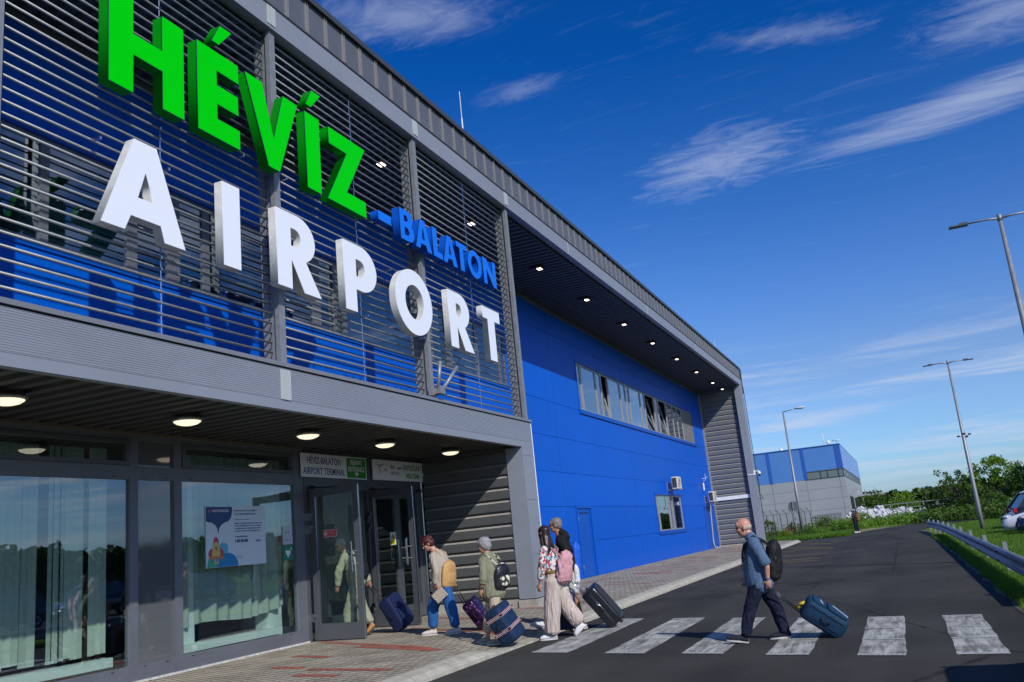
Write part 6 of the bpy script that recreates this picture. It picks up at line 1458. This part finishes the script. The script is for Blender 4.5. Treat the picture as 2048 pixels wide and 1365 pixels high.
suitcase('suitcase', 'deep navy soft suitcase tilted behind the man in the cap', fr, (.735, -.02, .04), (.385, -.02, .68), .30, .47, NAVYC, (.08, .2, .92), 'soft', 34)

# --- couple
t, fr, J = figure('person', 'tall man with sunglasses and black hoodie walking behind the woman', (-5.75, 15.3, 0), 10,
    [(.12, .94, .11, .15), (.12, 1.12, .12, .155), (.09, 1.38, .11, .165), (.075, 1.56, .09, .15), (.03, 1.66, .055, .075)],
    [(.20, -.27, 1.22), (.17, -.25, 1.0), (.15, -.25, .89)], [(-.04, .28, 1.25), (-.12, .24, 1.03), (-.14, .22, .92)],
    [(.16, -.10, .98), (.20, -.10, .56), (.28, -.10, .11), (.345, -.10, .02), (.09, -.10, .015)], [(.08, .10, .98), (-.17, .10, .60), (-.38, .10, .17), (-.40, .10, .07), (-.64, .10, .13)],
    (-.018, 0, 1.825), (-1, .05, -.05), (.03, 0, 1.67), SKIN2, .18, 1.08, 1.05)
def hood(m): n = J['nb']; eloft(m, spl([(n-fr.H*.03+Vector((0, 0, .03)), .075, .09), (n-fr.H*.10-Vector((0, 0, .02)), .075, .11), (n-fr.H*.16-Vector((0, 0, .09)), .045, .08)]), fr.S)
top(t, fr, J, 'hoodie', fabric('black_sweat', (.007, .007, .008), (.016, .016, .017), 60), [(.12, 1.00, .165, .19), (.12, 1.10, .165, .185), (.10, 1.28, .155, .185), (.09, 1.44, .14, .185), (.08, 1.57, .105, .16), (.04, 1.64, .075, .09)], 2.0, (.082, .068, .05), .013, seed=16, extra=hood)
bottom(t, fr, J, 'shorts', fabric('grey_shorts', (.42, .42, .42), (.54, .54, .53), 60), [(.12, 1.06, .15, .18), (.12, .96, .14, .17)], (.115, .105, .1), (.40, .40), .014, seed=17)
shoes(t, fr, J, mat('shoe_white_grey', (.55, .56, .58), .6), mat('sole_white', (.62, .62, .60), .6))
hair(t, J, SALT_H, SHORT+[(.02, 0, .082, .06, .06, .03)], .006, 6)
hc, F_, S_, U_ = J['hc'], J['Fd'], J['Sd'], J['Ud']; m = MB(); k = J['k']
for s in (-1, 1): m.obox(hc+(F_*.097+S_*.034*s+U_*.012)*k, .008, .052, .034, Matrix((F_, S_, U_)).transposed()); m.bar(hc+(F_*.09+S_*.062*s+U_*.02)*k, hc+(-F_*.01+S_*.086*s+U_*.012)*k, .006, .01)
tag(m.build('sunglasses', mat('dark_lens', (.01, .01, .012), .1)), 'dark sunglasses worn by the tall man in the hoodie', 'sunglasses')
pack('drawstring_bag', 'bright blue drawstring bag on the tall man\'s back', fr, (.29, .06, 1.22), (.16, .30, .50), mat('blue_nylon', (.02, .11, .62), .4, var=.1, vscale=8), tilt=-.1, seed=18, pocket=False, cat='bag', wr=.018)
pack('plastic_bag', 'small white plastic bag by the tall man\'s hand', fr, (.27, -.16, .95), (.10, .14, .28), mat('white_bag', (.66, .67, .68), .5), seed=19, pocket=False, cat='bag', wr=.02)
suitcase('suitcase', 'black ribbed hard suitcase on four wheels tilted behind the couple', fr, (.915, -.22, .05), (.44, -.22, .68), .30, .48, mat('black_shell', (.012, .014, .018), .3), (.16, -.25, .86), 'ribbed', 14, four=True)
t, fr, J = figure('person', 'woman with long brown hair, floral blouse and wide beige trousers', (-5.45, 14.1, 0), 34,
    [(.02, .86, .10, .13), (.0, 1.04, .09, .12), (-.02, 1.25, .10, .13), (-.02, 1.43, .08, .125), (-.05, 1.53, .05, .065)],
    [(-.17, -.23, 1.16), (-.225, -.21, .90), (-.25, -.2, .80)], [(.0, .25, 1.17), (.02, .28, .93), (.02, .28, .84)],
    [(-.02, -.08, .90), (-.07, -.08, .50), (-.11, -.08, .10), (-.05, -.08, .015), (-.30, -.08, .015)], [(.06, .08, .90), (.17, .07, .50), (.36, .05, .20), (.42, .05, .16), (.28, .05, .02)],
    (-.085, 0, 1.695), (-.80, .60, -.05), (-.05, 0, 1.54), SKIN, .15, 1.0)
def f_flo(tn, p):
    v = tn.new('ShaderNodeTexVoronoi'); tn.put(v.inputs['Vector'], tn.mapping(tn.pos(), scale=(1, 1, .75))); v.inputs['Scale'].default_value = 34; r_ = tn.xyz(v.outputs['Color'])[0]
    c = tn.ramp(r_, [(.0, (.62, .60, .58)), (.34, (.62, .60, .58)), (.36, (.55, .03, .06)), (.52, (.55, .03, .06)), (.54, (.10, .22, .30)), (.68, (.10, .22, .30)), (.70, (.03, .03, .05)), (.80, (.03, .03, .05)), (.82, (.60, .58, .55)), (.93, (.10, .20, .08))], 'CONSTANT'); tn.put(p.inputs['Base Color'], c); p.inputs['Roughness'].default_value = .8
top(t, fr, J, 'blouse', nmat('floral_cloth', f_flo), [(-.0, 1.08, .15, .17), (-.0, 1.13, .155, .17), (-.02, 1.27, .14, .165), (-.025, 1.38, .12, .16), (-.03, 1.46, .085, .13), (-.045, 1.52, .06, .07)], 1.72, (.075, .066, .056), .010, seed=20)
m = MB(); eloft(m, [(fr.p((-.0, 0, 1.055)), .148, .166), (fr.p((-.0, 0, 1.085)), .152, .17)], fr.S, 20); m.build('hem_band', mat('olive_gold_trim', (.20, .16, .04), .7), t)
bottom(t, fr, J, 'wide_trousers', fabric('pleated_beige', (.36, .29, .25), (.60, .51, .46), 60, aniso=(1.4, 1.4, .05)), [(.01, 1.05, .125, .15), (.015, .92, .14, .17), (.02, .82, .14, .17)], (.13, .135, .125), (.97, .93), .012, seed=21, wf=(34, 34, 1.5), n=20)
shoes(t, fr, J, mat('shoe_white', (.70, .70, .72), .5), mat('sole_white', (.62, .62, .60), .6), .09)
def lh(m):
    hc, F_, S_, U_ = J['hc'], J['Fd'], J['Sd'], J['Ud']
    eloft(m, spl([(hc-F_*.03+U_*.03, .09, .085), (hc-F_*.055-U_*.06, .062, .088), (hc-F_*.09-U_*.20, .05, .115), (hc-F_*.10-U_*.34, .026, .125)]), S_, 18)
    for s, a in ((-1, .34), (1, .30)): eloft(m, spl([(hc+S_*s*.068+F_*.01, .045, .022), (hc+S_*s*.085-U_*.14, .036, .026), (hc+S_*s*.10-U_*a-F_*.02, .022, .016)]), S_, 12)
hair(t, J, BROWN_H, SHORT+[(.03, 0, .07, .055, .07, .035)], .006, 7, lh, wf=(30, 30, 4))
m = MB(); m.tube([J['armN'][2]+Vector((0, 0, .03)), J['armN'][2]+Vector((0, 0, .018))], .030, 12); tag(m.build('bracelet', mat('gold', (.5, .36, .12), .3, .8)), 'gold bracelet on the wrist of the woman in the floral blouse', 'bracelet')
pack('backpack', 'limp pink fabric backpack on the woman in the floral blouse', fr, (.21, -.10, 1.13), (.20, .34, .46), mat('pink_cotton', (.58, .30, .34), .85, var=.06, vscale=8), tilt=-.22, straps=[strap_path(fr, J, -1, (.205, -.10, 1.13), .08, (.08, .10))], seed=22, wr=.03)
suitcase('suitcase', 'navy upright suitcase with cream strap standing behind the woman in beige trousers', fr, (.10, .42, .05), (.08, .42, .70), .27, .46, fabric('deep_navy_shell', (.008, .018, .065), (.014, .026, .085), 30, .5), (.05, .30, .95), 'hard', -60, trim=mat('cream_trim', (.55, .53, .46), .6), four=True)
# --- distant walker
t, fr, J = figure('person', 'distant walker in dark clothes with brown backpack on the road bend', (-2.95, 66.9, 0), 60,
    [(.0, .75, .10, .13), (.0, .95, .11, .14), (.02, 1.15, .10, .14), (.02, 1.28, .08, .13), (.02, 1.34, .05, .07)],
    [(-.14, -.2, 1.02), (-.2, -.2, .85), (-.2, -.2, .76)], [(.18, .2, 1.0), (.2, .2, .82), (.2, .2, .74)],
    [(-.04, -.07, .76), (-.06, -.07, .42), (-.04, -.07, .1), (.02, -.07, .02), (-.18, -.1, .02)], [(.04, .07, .76), (.08, .07, .42), (.12, .07, .1), (.18, .07, .02), (.0, .07, .02)],
    (.0, 0, 1.42), (-1, 0, -.1), (.02, 0, 1.33), SKIN2, .16)
top(t, fr, J, 'jacket', BLK, [(.0, .76, .15, .18), (.0, .9, .15, .17), (.02, 1.12, .14, .17), (.02, 1.27, .1, .15), (.02, 1.32, .07, .08)], 1.9, seed=23)
bottom(t, fr, J, 'trousers', fabric('navy_trouser', (.006, .008, .020), (.014, .018, .042), 30), [(.0, .8, .13, .16), (.0, .7, .12, .15)], (.1, .08, .065), (1, 1), .008, seed=24)
shoes(t, fr, J, mat('shoe_white', (.70, .70, .72), .5), mat('sole_white', (.62, .62, .60), .6)); hair(t, J, BROWN_H, SHORT, .004, 8)
pack('backpack', 'brown backpack on the distant walker', fr, (.22, -.05, 1.05), (.2, .3, .44), mat('brown_canvas', (.16, .08, .03), .8), seed=25)
